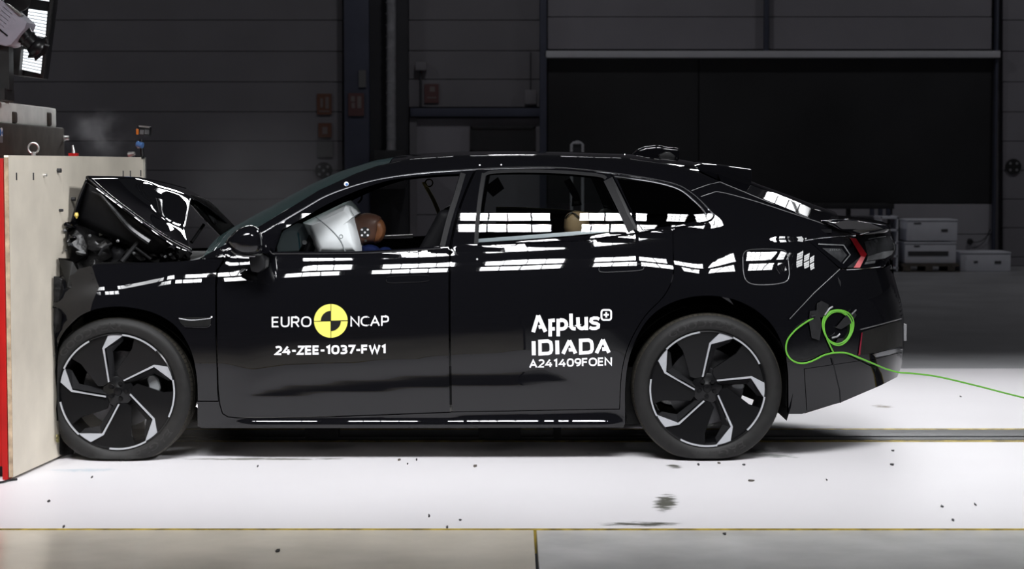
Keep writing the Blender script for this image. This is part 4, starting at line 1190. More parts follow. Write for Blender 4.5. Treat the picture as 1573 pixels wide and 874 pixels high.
# antenna fin / sensor pod on the roof
pod = [(972, 236), (980, 229), (990, 225.3), (1005, 223.4), (1015, 223.6), (1018, 226), (1042, 227.5), (1042, 246), (972, 246)]
b = MB(); p = [(q.x, q.z) for q in side_poly(pod, .9)]; b.prism(p, .82, 1.18); b.obj('roof_sensor_pod', M['gloss'], car, bevel=.018, seg=3)
pod2 = [(1012, 238), (1022, 233.5), (1030, 233.5), (1038, 240), (1036, 246), (1012, 246)]
b = MB(); p = [(q.x, q.z) for q in side_poly(pod2, .76)]; b.prism(p, .76, .84); b.obj('pod_cover', M['trim'], car, bevel=.01)
b = MB(); b.tube([at(955, 243, .45), at(959.5, 240, .5), at(960, 237.5, .62)], .005, 6); b.obj('roof_seam', M['seamline'], car)
# ducktail lip
lip = [(1258, 338.5), (1300, 335.5), (1342, 341), (1365.5, 344.8), (1367, 348.5), (1363, 355.5), (1340, 358.5), (1314, 359.5), (1290, 352)]
V, F = [], []; n = len(lip)
stations = [(.10, -.05, 0), (.16, -.015, .0), (.30, 0, .0), (.6, .02, .004), (1.0, .03, .006), (1.4, .02, .004), (1.7, 0, 0), (1.84, -.015, 0), (1.90, -.05, 0)]
L0 = side_poly(lip, .28)
for (y, dx, dz) in stations:
    for k, p in enumerate(L0): V.append(Vector((p.x + dx * (1 if 2 <= k <= 6 else .2), y + (.10 if k in (0, 1, 8) and y < 1 else 0), p.z + dz)))
for i in range(len(stations) - 1):
    for k in range(n): F.append((i * n + k, i * n + (k + 1) % n, (i + 1) * n + (k + 1) % n, (i + 1) * n + k))
F.append(tuple(range(n))); F.append(tuple(range(len(V) - 1, len(V) - n - 1, -1)))
b = MB(); b.add(V, F); b.obj('tail_lip', M['paint'], car, bevel=.018, seg=4)
# --------------------------------------------------- tail lamp and bumper
tl = [(1240, 367.5), (1314, 360.5), (1340, 359.5), (1367, 356.5), (1373, 371), (1375, 384), (1369.5, 394), (1357, 411), (1291, 412)]
lamp = surf_panel('tail_lamp', tl, M['gloss'], car, off=.0, step=6, flange=.02)
surf_line('lamp_edge', [(1236, 369), (1262, 365), (1314, 361.5)], .004, M['chrome'], car, .004)
def lpiece(name, poly, m, off=.004): return surf_panel(name, poly, M[m], lamp, off=off, step=5, flange=.004, mirror=False)
lpiece('lamp_panel', [(1263, 381), (1293, 382), (1301, 392), (1292, 403)], 'lampgrey')
P, F = ribbon([(1257, 374.8), (1296, 376.6), (1306, 391.5), (1295, 404.5)], 1.7); surf_geo('light_outline', P, F, M['lampsil'], lamp, .009)
lpiece('red_chevron', [(1306, 365.8), (1314.5, 365.8), (1331.5, 390.5), (1329, 395), (1322.5, 393.5)], 'red', .007)
lpiece('pale_chevron', [(1322.5, 393.5), (1329, 395), (1321, 411), (1311.5, 411)], 'pink', .007)
lpiece('lamp_base', [(1301, 411), (1321.5, 394.5), (1311, 411)], 'lampgrey', .005)
lpiece('clear_lens', [(1328, 371), (1345, 367.5), (1365.5, 362.5), (1372, 371), (1374, 384), (1357, 394), (1333, 394)], 'lampgrey', .003)
lpiece('reflector', [(1333, 394), (1357, 386.5), (1373.5, 384.5), (1370, 391), (1359, 397), (1331, 401)], 'lampsil', .006)
lpiece('lower_reflector', [(1330, 402), (1345, 400), (1344, 404), (1328, 406)], 'lampsil', .006)
P, F = ribbon([(1334, 367.3), (1350, 364.5), (1361, 363)], 1.3); surf_geo('light_outline', P, F, M['lampsil'], lamp, .009)
P, F = ribbon([(1368, 363), (1373.5, 376), (1374.2, 384)], 1.2); surf_geo('light_outline', P, F, M['lampsil'], lamp, .009)
P, F = fit_text('ZEEKR', 1274, 382.2, 1291, 385.2, .2); surf_geo('lettering', P, F, M['lampsil'], lamp, .009)
b = MB(); c = surf(1354, 405, .01); b.cyl(c, surf(1354, 405, -.02), .022, n=16); b.obj('lens_eye', M['gloss'], lamp, bevel=.004)
bump = [(1291, 413.5), (1357, 412.3), (1369, 406), (1372.5, 423), (1383.5, 463), (1388, 489), (1388, 536), (1385, 562), (1378, 579), (1353, 592), (1291, 618.5), (1262, 626), (1241, 632), (1232, 636), (1211.5, 636), (1211, 575), (1206.5, 538), (1200, 520), (1196, 512), (1213, 490.5), (1252, 450)]
bumper = surf_panel('rear_bumper', bump, M['paint'], car, step=7, flange=.03)
surf_panel('bumper_insert', [(1324, 510), (1350, 502), (1382, 492.5), (1386.3, 500), (1386.3, 531), (1350, 541), (1321, 545.5)], M['crushsheen'], car, off=.003, step=6, flange=.01)
surf_panel('side_reflector', [(1323.5, 511), (1325, 510.5), (1321.5, 545), (1318.5, 546)], M['darkred'], car, off=.006, step=4, flange=.004)
surf_panel('bumper_trim', [(1340, 544.5), (1360, 539), (1386, 533.5), (1387, 537), (1366, 545), (1345, 548.5)], M['chrome'], car, off=.005, step=5, flange=.006)
surf_panel('lower_bumper', [(1236, 567), (1318, 555), (1340, 553), (1386, 541), (1384, 562), (1378, 578), (1353, 591), (1291, 617.5), (1262, 625), (1240, 631)], M['paint'], car, off=.006, step=6, flange=.012)
surf_line('bumper_crease', smooth2([(1322, 506), (1350, 499), (1384, 489.5)], 4), .003, M['seamline'], car, .004)
surf_line('bumper_crease', [(1278, 550), (1285, 580), (1290, 600), (1291, 618.5)], .004, M['trim'], car, .006)
groove([(1290, 413.5), (1250, 450.5), (1213, 490)], .0026, 'seamline', .002)
surf_line('lamp_edge', smooth2([(1300, 414), (1325, 412.5), (1352, 409.5)], 4), .003, M['chrome'], car, .006)
b = MB(); c = surf(1288, 432, .002); b.tube([surf(1287, 426, .003), surf(1290, 434, .004), surf(1291, 440, .003)], [.002, .007, .002], 8); b.obj('paint_chip', M['seal'], car, smooth=True)
# rear face between both sides
sil = [(1366.5, 350), (1368.5, 356), (1374, 370), (1376, 384), (1371, 400), (1373, 423), (1384, 463), (1388.4, 490), (1388.4, 536), (1385, 562), (1378, 579), (1353, 592), (1291, 618), (1236, 635)]
V, F = [], []
K = 8
for (x, y) in sil:
    p = surf(x, y)
    q = [Vector((p.x + .03 * math.sin(math.pi / 2 * s), p.y + (YM - p.y) * s, p.z)) for s in [j / K for j in range(K + 1)]]
    V += q + [Vector((a.x, 2 * YM - a.y, a.z)) for a in reversed(q[:-1])]
n = 2 * K + 1
F = [(i * n + j, i * n + j + 1, (i + 1) * n + j + 1, (i + 1) * n + j) for i in range(len(sil) - 1) for j in range(n - 1)]
b = MB(); b.add(V, F); o = b.obj('tail_panel', M['paint'], car, smooth=True)
xr = max(v.x for v in V)
b = MB(); z0, z1 = at(1390, 522, .8).z, at(1390, 497, .8).z
b.box(xr, at(1391.5, 510, .76).x, .74, 1.26, z0, z1); b.obj('number_plate', M['plate'], car)

# --------------------------------------------------- underbody, arch liners
xa, xb = at(120, 600, .3).x, at(1360, 600, .3).x
zs = at(600, 657, .1).z
b = MB(); b.box(at(316, 600, .2).x, at(945, 600, .2).x, .16, 1.84, zs + .01, zs + .10); b.obj('underbody', M['under'], car, bevel=.02)
b = MB(); b.box(at(1228, 600, .2).x, at(1285, 600, .2).x, .22, 1.78, zs + .10, zs + .30); b.obj('rear_undertray', M['under'], car, bevel=.03)
b = MB(); b.box(at(320, 600, .2).x, at(950, 600, .2).x, .25, 1.75, zs + .10, zs + .30); b.obj('floor_pan', M['liner'], car)
for x0, x1 in ((735, 800), (850, 862), (470, 520)):
    b = MB(); b.box(at(x0, 670, .5).x, at(x1, 670, .5).x, .45, .6, at(600, 672, .5).z, zs + .02); b.obj('jacking_block', M['liner'], car, bevel=.005)
def liner(cx, cz, r, name='arch_liner'):
    for s in (0, 1):
        b = MB(); V = []; n = 24
        for y in (.06, .62):
            for k in range(n + 1):
                a = math.radians(-22 + 224 * k / n); V.append((cx + r * math.cos(a), y if s == 0 else 2 * YM - y, cz + r * math.sin(a)))
        F = [(k, k + 1, n + 2 + k, n + 1 + k) for k in range(n)]
        cpt = len(V); V.append((cx, .62 if s == 0 else 2 * YM - .62, cz))
        F += [(n + 1 + k, n + 2 + k, cpt) for k in range(n)]
        b.add(V, F); b.obj(name, M['liner'], car, smooth=True)
WR = at(1087, 597.5, .06); WF = at(179.5, 602.0, .06)
WZ = (WR.z + WF.z) / 2 
print('wheel z', WR, WF)
liner(WR.x, WR.z, .437); 
liner(WF.x + .03, WF.z, .40)

for a_, c_, z_ in ((935, 985, .005), (1203, 1226, .10)):
    b = MB(); b.box(at(a_, 600, .3).x, at(c_, 600, .3).x, .20, 1.8, zs + z_, zs + .30); b.obj('arch_splash_guard', M['liner'], car)
# --------------------------------------------------- wheels
RR = 90.5 / 304.0                                # rim radius
RT = 117.5 / 304.0                               # tyre radius
def lathe_y(prof, n, closed=False):
    """prof: (radius, y) -> surface around the Y axis"""
    V = [Vector((r * math.cos(2 * math.pi * k / n), y, r * math.sin(2 * math.pi * k / n))) for r, y in prof for k in range(n)]
    m = len(prof)
    F = [(i * n + k, (i + 1) * n + k, (i + 1) * n + (k + 1) % n, i * n + (k + 1) % n) for i in range(m - 1) for k in range(n)]
    return V, F
def lmesh(name, V, F, m, smooth=True, bevel=0, ang=35):
    me = bpy.data.meshes.new(name); me.from_pydata([tuple(v) for v in V], [], [tuple(f) for f in F]); me.materials.append(m)
    bm = bmesh.new(); bm.from_mesh(me)
    bmesh.ops.recalc_face_normals(bm, faces=bm.faces)
    if bevel: bmesh.ops.bevel(bm, geom=[e for e in bm.edges if len(e.link_faces) == 2 and e.calc_face_angle(0) > .5], offset=bevel, segments=1, affect='EDGES')
    bm.to_mesh(me); bm.free()
    if smooth:
        me.polygons.foreach_set('use_smooth', [True] * len(me.polygons)); me.set_sharp_from_angle(angle=math.radians(ang))
    return me
def pz(pts): return [(x * RR / 305.0, z * RR / 305.0) for x, z in pts]      # pixel units of the close-up -> metres
def plate(poly, y0, y1, dish=None):
    """polygon in wheel plane (x,z), front at y0, back at y1; dish(r) adds depth"""
    n = len(poly)
    d = dish or (lambda x, z: 0)
    V = [Vector((x, y0 + d(x, z), z)) for x, z in poly] + [Vector((x, y1, z)) for x, z in poly]
    F = [tuple(range(n)), tuple(range(2 * n - 1, n - 1, -1))] + [(i, n + i, n + (i + 1) % n, (i + 1) % n) for i in range(n)]
    return V, F
def rotp(poly, deg):
    c, s = math.cos(math.radians(deg)), math.sin(math.radians(deg))
    return [(x * c - z * s, x * s + z * c) for x, z in poly]
def arcp(r, a0, a1, n): return [(r * math.cos(math.radians(a0 + (a1 - a0) * k / n)), r * math.sin(math.radians(a0 + (a1 - a0) * k / n))) for k in range(n + 1)]
dish = lambda x, z: .030 * max(0, 1 - math.hypot(x, z) / RR)
VY = .02
WM = {}
# rim barrel with lip
V, F = lathe_y([(RR * 1.005, .01), (RR * 1.005, .0), (RR * .985, -.004), (RR * .975, .004), (RR * .955, .02), (RR * .93, .06), (RR * .90, .17), (RR * .96, .24), (RR * 1.0, .25)], 72)
WM['barrel'] = lmesh('wheel', V, F, M['rimblack'])
# spokes
WM['spoke'] = []; WM['face'] = []; WM['arc'] = []; WM['bevel'] = []
for k in range(5):
    a = 72 * k
    blade = pz([(-62, 50), (-10, 62), (15, 238), (68, 296)]) + arcp(RR * .975, 78, 124, 8) + pz([(-130, 200), (-90, 60)])
    V, F = plate(rotp(blade, a), .010, .045, dish); WM['spoke'].append(lmesh('spoke', V, F, M['rimblack'], bevel=.002))
    face = pz([(-29, 62), (-21, 62), (17.5, 234), (142, 268)]) + arcp(RR * .998, 62, 77.5, 3) + pz([(8, 240)])
    V, F = plate(rotp(face, a), .000, .014, dish); WM['face'].append(lmesh('spoke_face', V, F, M['silver'], smooth=False))
    ar = arcp(RR * 1.0, 64, 26, 14) + arcp(RR * .972, 26, 64, 14)
    V, F = plate(rotp(ar, a), -.004, .010); WM['arc'].append(lmesh('rim_arc', V, F, M['silver'], smooth=False))
    bev = pz([(-14, 62), (24, 232), (128, 262), (118, 240), (45, 205), (8, 70)])
    bv = rotp(bev, a); nb_ = len(bv)
    V = [Vector((x, (.004 if i in (0, 1, 2) else .036) + dish(x, z), z)) for i, (x, z) in enumerate(bv)] + [Vector((x, .05, z)) for x, z in bv]
    F = [(0, 1, 4, 5), (1, 2, 3, 4)] + [(i, nb_ + i, nb_ + (i + 1) % nb_, (i + 1) % nb_) for i in range(nb_)]
    WM['bevel'].append(lmesh('spoke_bevel', V, F, M['rimgrey'], smooth=False))
V, F = lathe_y([(.0001, .026), (.020, .026), (.026, .030), (.060, .034), (.078, .040), (.080, .06)], 32); WM['hub'] = lmesh('hub', V, F, M['rimblack'])
V, F = lathe_y([(.0001, .019), (.019, .020), (.0215, .024), (.0215, .030)], 24); WM['cap'] = lmesh('hub_cap', V, F, M['rimblack'])
b = MB(); b.cyl((0, .024, 0), (0, .05, 0), .0125, n=6); b.cyl((0, .018, 0), (0, .03, 0), .009, n=6); WM['nut'] = lmesh('lug_nut', b.V, b.F, M['rimblack'], smooth=False)
V, F = lathe_y([(.07, .12), (.095, .12), (.10, .132), (.198, .132), (.198, .160), (.09, .160)], 48); WM['disc'] = lmesh('brake_disc', V, F, M['disc'])
# tyre: profile with rounded shoulders and grooves; flattened at the ground
def tyre_mesh(cz, xmin=None, sel=(0, 6), name='tyre', m='tyre'):
    prof = [(RR * .995, .012), (RR * 1.01, .003), (RR * 1.05, -.004), (RR * 1.13, -.010), (RR * 1.20, -.006), (RT * .975, .012), (RT * .992, .030), (RT, .055), (RT, .075), (RT * .982, .076), (RT * .982, .086), (RT, .087), (RT, .128), (RT * .982, .129), (RT * .982, .139), (RT, .14), (RT, .185), (RT * .985, .215), (RT * .93, .238), (RR * 1.1, .245), (RR, .24)]
    V, F = lathe_y(prof[sel[0]:sel[1]], 120)
    W_ = []
    for v in V:
        z = v.z
        lim = -cz + .001
        if z < lim + .035:
            d = (lim + .035 - z); z = lim + .035 - .035 * (1 - math.exp(-d / .035)); 
            if v.y < .02: v.y -= .010 * min(1, d / .03)
        z = max(z, lim)
        x = v.x
        if xmin is not None and x < xmin + .03:
            d = xmin + .03 - x; x = xmin + .03 - .03 * (1 - math.exp(-d / .03))
        W_.append(Vector((x, v.y, z)))
    me = lmesh(name, W_, F, M[m], ang=50)
    return me
def tread_mesh(cz, xmin=None):
    b = MB()
    for k in range(96):
        a = 2 * math.pi * k / 96
        c, s = math.cos(a), math.sin(a)
        if RT * s < -cz + .05: continue
        if xmin is not None and RT * c < xmin + .05: continue
        V = []
        for (r, y) in ((RT * .970, .0105), (RT * .9935, .029), (RT * 1.0008, .060)):
            for da in (-.004, .004):
                V.append(((r + .0006) * math.cos(a + da), y - .0006, (r + .0006) * math.sin(a + da)))
        b.add(V, [(0, 1, 3, 2), (2, 3, 5, 4)])
    me = lmesh('tread_sipes', b.V, b.F, M['blackv'], smooth=False); return me
def tyre_text(s, a_mid, span, r0, r1, flip=False):
    V, F = text_geo(s, .012)
    ax, bx = min(v[0] for v in V), max(v[0] for v in V); ay, by = min(v[1] for v in V), max(v[1] for v in V)
    P = []
    for x, y in V:
        u = (x - ax) / (bx - ax); v = (y - ay) / (by - ay)
        a = math.radians(a_mid + span * (.5 - u)); r = r0 + (r1 - r0) * v
        yy = float(np.interp(r, [RR * 1.05, RR * 1.13, RR * 1.20, RT * .975], [-.004, -.010, -.006, .012])) - .0012
        P.append((r * math.cos(a), yy, r * math.sin(a)))
    return lmesh('tyre_lettering', P, F, M['tyretext'], smooth=False)
TT = [tyre_text('GOODYEAR', 95, 62, RR * 1.07, RR * 1.19), tyre_text('EAGLE F1', -82, 52, RR * 1.07, RR * 1.19)]
TT2 = TT
def wheel(c, rot, far, name_tyre, tread, cal):
    """c: hub point on the outer plane"""
    w = bpy.data.objects.new('wheel', WM['barrel']); link(w, car)
    w.location = Vector(c) - Vector(car.location)
    w.rotation_euler = (0, math.radians(-rot), math.pi if far else 0)
    if far: w.rotation_euler = (0, 0, math.pi)
    def ch(me, rot_y=None, loc=None):
        o = bpy.data.objects.new(me.name.split('.')[0], me); link(o, w)
        if loc is not None: o.location = loc
        if rot_y is not None: o.rotation_euler = (0, rot_y, 0)
        return o
    for k in range(5):
        ch(WM['spoke'][k]); ch(WM['face'][k]); ch(WM['arc'][k]); ch(WM['bevel'][k])
        a = math.radians(52 + 72 * k); ch(WM['nut'], loc=(.043 * math.cos(a), 0, .043 * math.sin(a)))
    ch(WM['hub']); ch(WM['cap']); 
    back = 0 if far else math.radians(rot)
    ch(name_tyre, back); ch(tread[0], back); ch(tread[1], back); ch(WM['disc'])
    for me in TT: ch(me, back if False else None)
    ch(cal, back)
    return w
def caliper_mesh(pts, y0, y1):
    b = MB(); b.prism(pts, y0, y1); return lmesh('brake_caliper', b.V, b.F, M['caliper'], bevel=.006)
cal_r = caliper_mesh(pz([(128, 12), (140, 26), (190, 26), (205, 12), (200, -8), (185, -14), (145, -10), (130, -4)]), .085, .17)
fr_ = .286 / .29736
cal_f = caliper_mesh([(x * fr_, z * fr_) for x, z in pz([(146, 62), (160, 84), (190, 82), (212, 56), (222, 10), (215, -10), (190, -12), (160, 2)])], .085, .17)
XBW = XB(.15) - WF.x + .012
ty_r = tyre_mesh(WR.z); ty_f = tyre_mesh(WF.z, XBW)

def treads(cz, xm=None): return (tyre_mesh(cz, xm, (5, 99), 'tread', 'tread'), tread_mesh(cz, xm))
tr_r = treads(WR.z); tr_f = treads(WF.z, XBW)
wheel(WR, 0, False, ty_r, tr_r, cal_r)
wheel(WF, 20, False, ty_f, tr_f, cal_f)
ty_ff = ty_r
wheel((WR.x, 2 * YM - WR.y, WR.z), 0, True, ty_r, tr_r, cal_r)
ty_m = tyre_mesh(WF.z, None)
w4 = wheel((WF.x + .20, 2 * YM - WF.y, WF.z), 20, True, ty_m, tr_r, cal_f)

# --------------------------------------------------- door mirror
def puff(name, outline, Yc, half, m, parent, n=9, pw=.5, smooth=True, shift=(0, 0)):
    """closed cushion whose side outline is the given pixel outline"""
    P = [at(x, y, Yc) for x, y in outline]
    cx = sum(p.x for p in P) / len(P); cz = sum(p.z for p in P) / len(P)
    V, F = [], []; k = len(P)
    for i in range(n + 1):
        th = -math.pi / 2 + math.pi * i / n
        s = max(.02, math.cos(th)) ** pw; y = Yc + half * math.sin(th)
        for p in P: V.append(Vector((cx + (p.x - cx) * s + shift[0] * math.sin(th), y, cz + (p.z - cz) * s + shift[1] * math.sin(th))))
    for i in range(n):
        for j in range(k): F.append((i * k + j, i * k + (j + 1) % k, (i + 1) * k + (j + 1) % k, (i + 1) * k + j))
    F.append(tuple(range(k - 1, -1, -1))); F.append(tuple(n * k + j for j in range(k)))
    b = MB(); b.add(V, F); return b.obj(name, m, parent, smooth=smooth)
mir = smooth2([(346, 372), (352, 364), (364, 353), (378, 346.5), (391, 346.5), (399, 354), (402.5, 366), (403.5, 379), (400, 387), (392, 391), (374, 391.5), (362, 387), (353, 380), (346, 372)], 3)[:-1]
mo = puff('door_mirror', mir, -.16, .085, M['paint'], car, n=16, pw=.72)
mi = smooth2([(352, 372), (362, 358), (378, 350), (390, 350), (397, 358), (399.5, 371), (399, 383), (390, 388), (372, 388.5), (361, 384), (352, 372)], 3)[:-1]
b = MB(); b.tube([at(x, y, -.20) for x, y in mi] + [at(*mi[0], -.20)], .003, 6); b.obj('mirror_rim', M['gloss'], mo, smooth=True)
b = MB(); b.tube([at(356, 385, -.16), at(362, 389.5, -.17), at(374, 393, -.17), at(392, 393, -.16)], .006, 6); b.obj('mirror_lower_edge', M['seamline'], mo, smooth=True)
st_ = [(384, 391), (404, 391), (410, 397), (409, 411), (400, 418), (388, 416), (386, 404)]
b = MB(); p = [(q.x, q.z) for q in side_poly(st_, -.06)]; b.prism(p, -.13, .05); b.obj('mirror_foot', M['trim'], mo, bevel=.012)
b = MB(); b.cyl(at(408, 383, -.05), at(412, 388, .05), .022, .03, n=12); b.obj('mirror_arm', M['gloss'], mo, smooth=True)
b = MB(); b.tube([surf(368, 419, .01), surf(373, 414.5, .012), surf(377, 413, .01)], [.003, .008, .003], 8); b.obj('signal_glint', M['lampsil'], mo, smooth=True)

# --------------------------------------------------- buckled bonnet
ridge = [(134, 272.5, .28), (172, 273, .62), (214, 274.5, 1.0), (250, 281, 1.36), (284, 290, 1.72)]
rear = [(295, 387, .17), (284, 352, .62), (294, 303, 1.12), (326, 322, 1.55), (358, 352, 1.78)]
mid = [(206, 331, .22), (226, 322, .66), (243, 286, 1.06), (287, 296, 1.42), (318, 310, 1.74)]
q1 = [(165, 301, .24), (192, 296, .64), (228, 279, 1.03), (266, 285, 1.40), (300, 297, 1.73)]
q3 = [(255, 367, .19), (258, 346, .66), (274, 293, 1.10), (305, 305, 1.50), (338, 330, 1.76)]
rows = [ridge, q1, mid, q3, rear]
V = [at(*p) for r_ in rows for p in r_]
F = [(i * 5 + j, i * 5 + j + 1, (i + 1) * 5 + j + 1, (i + 1) * 5 + j) for i in range(4) for j in range(4)]
def sheet(name, V, F, m, parent, thick=.012, sub=2, crease=()):
    o = mesh_obj(name, V, F, m, parent, True)
    me = o.data
    if crease:
        at_ = me.attributes.new('crease_edge', 'FLOAT', 'EDGE')
        for e in me.edges:
            k = tuple(sorted(e.vertices))
            if k in crease: at_.data[e.index].value = crease[k]
    s = o.modifiers.new('sub', 'SUBSURF'); s.levels = sub; s.render_levels = sub; s.boundary_smooth = 'PRESERVE_CORNERS'
    d = o.modifiers.new('sol', 'SOLIDIFY'); d.thickness = thick; d.offset = 0
    return o
cr = {}
for i in range(4): cr[tuple(sorted((i * 5 + 2, (i + 1) * 5 + 2)))] = .75
for i in range(2, 4): cr[tuple(sorted((i * 5 + 1, (i + 1) * 5 + 1)))] = .8
bonnet = sheet('bonnet', V, F, M['paint'], car, .01, 3, cr)
# front half folded down from the ridge to the nose
nose = [(103, 346, .34), (120, 352, .66), (150, 356, 1.0), (190, 352, 1.4), (228, 348, 1.72)]
nm = [(119, 307, .30), (140, 306, .64), (175, 308, 1.0), (215, 312, 1.38), (252, 318, 1.72)]
rows2 = [ridge, nm, nose]
V = [at(*p) for r_ in rows2 for p in r_]; F = [(i * 5 + j, (i + 1) * 5 + j, (i + 1) * 5 + j + 1, i * 5 + j + 1) for i in range(2) for j in range(4)]
sheet('bonnet_nose', V, F, M['paint'], car, .01, 2)
# inner skin, hanging below the near fold
V = [at(*p) for p in ((135, 276, .31), (168, 305, .30), (208, 337, .28), (262, 377, .26), (104, 343, .42), (140, 352, .40), (186, 372, .38), (240, 392, .34))]
sheet('bonnet_inner', V, [(0, 1, 5, 4), (1, 2, 6, 5), (2, 3, 7, 6)], M['trim'], car, .008, 2)
b = MB(); b.tube([at(*p) for p in ridge], .009, 8); b.obj('fold_line', M['paint'], car, smooth=True)
b = MB(); b.tube(catmull([at(135, 281, .265), at(150, 291, .25), at(206, 333, .205), at(263, 375, .18), at(294, 387.5, .16)], 4), .0035, 6); b.obj('bonnet_edge', M['paint'], car, smooth=True)
b = MB(); b.tube(catmull([at(141, 294, .29), at(155, 300, .28), at(172, 318, .27), at(200, 350, .27), at(230, 372, .26)], 5), [.004 + .0006 * k for k in range(21)], 6); b.obj('inner_rib', M['lampgrey'], car, smooth=True)
b = MB(); b.tube([at(187, 402, .3), at(222, 361, .36)], .012, 8); b.obj('gas_strut', M['seal'], car, smooth=True)
b = MB(); b.tube([at(294, 372, 1.6), at(313, 345, 1.7)], .011, 8); b.obj('gas_strut', M['trim'], car, smooth=True)
c = at(117.5, 331, .30); b = MB(); b.tube([c + Vector((0, 0, .015)), c, c - Vector((0, 0, .016))], [.008, .012, .003], 10); b.obj('lamp_bulb', mat('amber_plastic', (0.75, 0.55, 0.12), .3), car, smooth=True)
# stiffening frame under the far half of the bonnet
V = [at(*p) for p in ((296, 300, 1.35), (316, 304, 1.60), (340, 328, 1.70), (361, 349, 1.76), (292, 312, 1.32), (308, 330, 1.52), (324, 347, 1.62), (339, 363, 1.70))]
sheet('bonnet_frame', V, [(0, 1, 5, 4), (1, 2, 6, 5), (2, 3, 7, 6)], M['crush'], car, .02, 2)
V = [at(*p) for p in ((308, 312, 1.50), (334, 340, 1.64), (331, 345, 1.62), (326, 341, 1.60))]
sheet('frame_flap', V, [(0, 1, 2, 3)], M['lampgrey'], car, .004, 1)
# engine bay content and crushed nose
random.seed(11)
def shard(px, py, Y, s, m, name, par=car, sq=(1, 1, 1)):
    bm = bmesh.new(); bmesh.ops.create_icosphere(bm, subdivisions=3, radius=1.0)
    c = at(px, py, Y); sd = Vector((random.uniform(0, 50), random.uniform(0, 50), random.uniform(0, 50)))
    R = Matrix.Rotation(random.uniform(0, 6), 3, 'X') @ Matrix.Rotation(random.uniform(0, 6), 3, 'Z')
    V = []
    for v in bm.verts:
        d = v.co.normalized()
        # plates and dents: quantised noise makes broken facets
        r = 1 + .45 * noise.noise(d * 1.7 + sd) + .18 * noise.noise(d * 4 + sd)
        q = Vector((round(d.x * 3) / 3, round(d.y * 3) / 3, round(d.z * 3) / 3)).normalized() * .5 + d * .5
        p = R @ (q * r)
        V.append(c + Vector((p.x * s * sq[0], p.y * s * sq[1], p.z * s * sq[2])))
    F = [tuple(v.index for v in f.verts) for f in bm.faces]; bm.free()
    b = MB(); b.add(V, F); return b.obj(name, M[m], par, smooth=True)
def crushpoly(name, pts, Y, d, m, amp=.02, par=car):
    """crumpled sheet piece with thickness"""
    P = pts; n = len(P)
    front = [at(x, y, Y + random.uniform(-amp, amp)) for x, y in P]
    cx, cy = sum(p[0] for p in P) / n, sum(p[1] for p in P) / n
    V = front + [at(x * .97 + cx * .03, y * .97 + cy * .03, Y + d) for x, y in P] + [at(cx, cy, Y - amp * 1.6)]
    F = [(i, (i + 1) % n, 2 * n) for i in range(n)] + [(i, n + i, n + (i + 1) % n, (i + 1) % n) for i in range(n)] + [tuple(range(2 * n - 1, n - 1, -1))]
    b = MB(); b.add(V, F); return b.obj(name, M[m], par, bevel=.004)
crushpoly('crushed_headlamp', [(73, 349), (83, 345), (104, 342.5), (117, 352), (128, 362), (134, 378), (132, 392), (118, 402), (100, 404), (88, 396), (82, 378), (77, 362)], .30, .5, 'crush', .03)
crushpoly('headlamp_shell', [(84, 343), (96, 341), (106, 342.5), (116, 350), (100, 351), (86, 348)], .24, .25, 'gloss', .015)
crushpoly('headlamp_shell', [(93, 352), (100, 351), (103, 355), (96, 357)], .22, .05, 'lampsil', .008)
crushpoly('headlamp_shell', [(106, 360), (117, 363), (119, 367), (108, 366)], .22, .06, 'gloss', .01)
crushpoly('headlamp_shell', [(116, 386), (128, 384), (133, 390), (126, 393), (118, 391)], .20, .06, 'lampsil', .02)
crushpoly('headlamp_shell', [(103, 373), (112, 374), (113, 379), (105, 379)], .22, .05, 'lampgrey', .01)
crushpoly('bracket', [(100, 383), (104, 384), (103, 386), (99, 385)], .21, .03, 'lampsil', .004)
crushpoly('bumper_skin', [(88, 396), (112, 402), (122, 420), (128, 440), (136, 448), (118, 462), (100, 470), (84, 478), (74, 470), (82, 440), (92, 425)], .12, .3, 'crushsheen', .03)
crushpoly('bumper_skin', [(83, 424), (96, 428), (99, 462), (94, 500), (88, 540), (76, 560), (68.5, 545), (68, 500), (73, 462)], .07, .25, 'crush', .02)
crushpoly('bumper_skin', [(69, 545), (84, 548), (86, 590), (90, 640), (92, 690), (84, 700), (79, 690), (73, 640), (70, 590)], .12, .20, 'crush', .012)
crushpoly('torn_clip', [(77, 668), (82, 667), (85, 674), (82, 680), (78, 676)], .06, .03, 'belt', .004)
for (px, py, Y, s, m) in ((150, 385, .45, .10, 'crush'), (185, 392, .5, .09, 'trim'), (215, 390, .42, .07, 'crush'), (238, 392, .4, .055, 'liner'), (140, 420, .35, .10, 'crush'), (262, 392, .5, .05, 'crush'), (248, 386, .6, .05, 'wood'), (225, 381, .55, .05, 'trim'), (172, 372, .6, .08, 'trim'), (120, 430, .4, .10, 'crush'), (280, 390, .5, .05, 'liner')):
    shard(px, py, Y, s, m, 'engine_part', sq=(1, 1, .8))
for pts in ([(205, 378), (216, 386), (232, 398)], [(228, 372), (241, 382), (250, 394)], [(152, 392), (160, 380), (172, 374)], [(250, 380), (262, 388), (276, 394)]):
    b = MB(); b.tube(catmull([at(x, y, .33) for x, y in pts], 4), .007, 6); b.obj('hose', M['seal'], car, smooth=True)
for (px, py) in ((254, 394.5), (181, 370), (262, 391), (206, 389), (138, 362)):
    shard(px, py, .3, .008, 'lampsil', 'metal_clip')
b = MB(); b.box(at(150, 400, .3).x, at(330, 400, .3).x, .22, 1.78, at(200, 520, .3).z, at(200, 404, .3).z); b.obj('engine_block', M['liner'], car, bevel=.02)
b = MB(); b.box(XB(.4) + .06, at(150, 400, .3).x, .34, 1.7, .25, at(200, 400, .3).z); b.obj('crash_beam', M['liner'], car, bevel=.03)
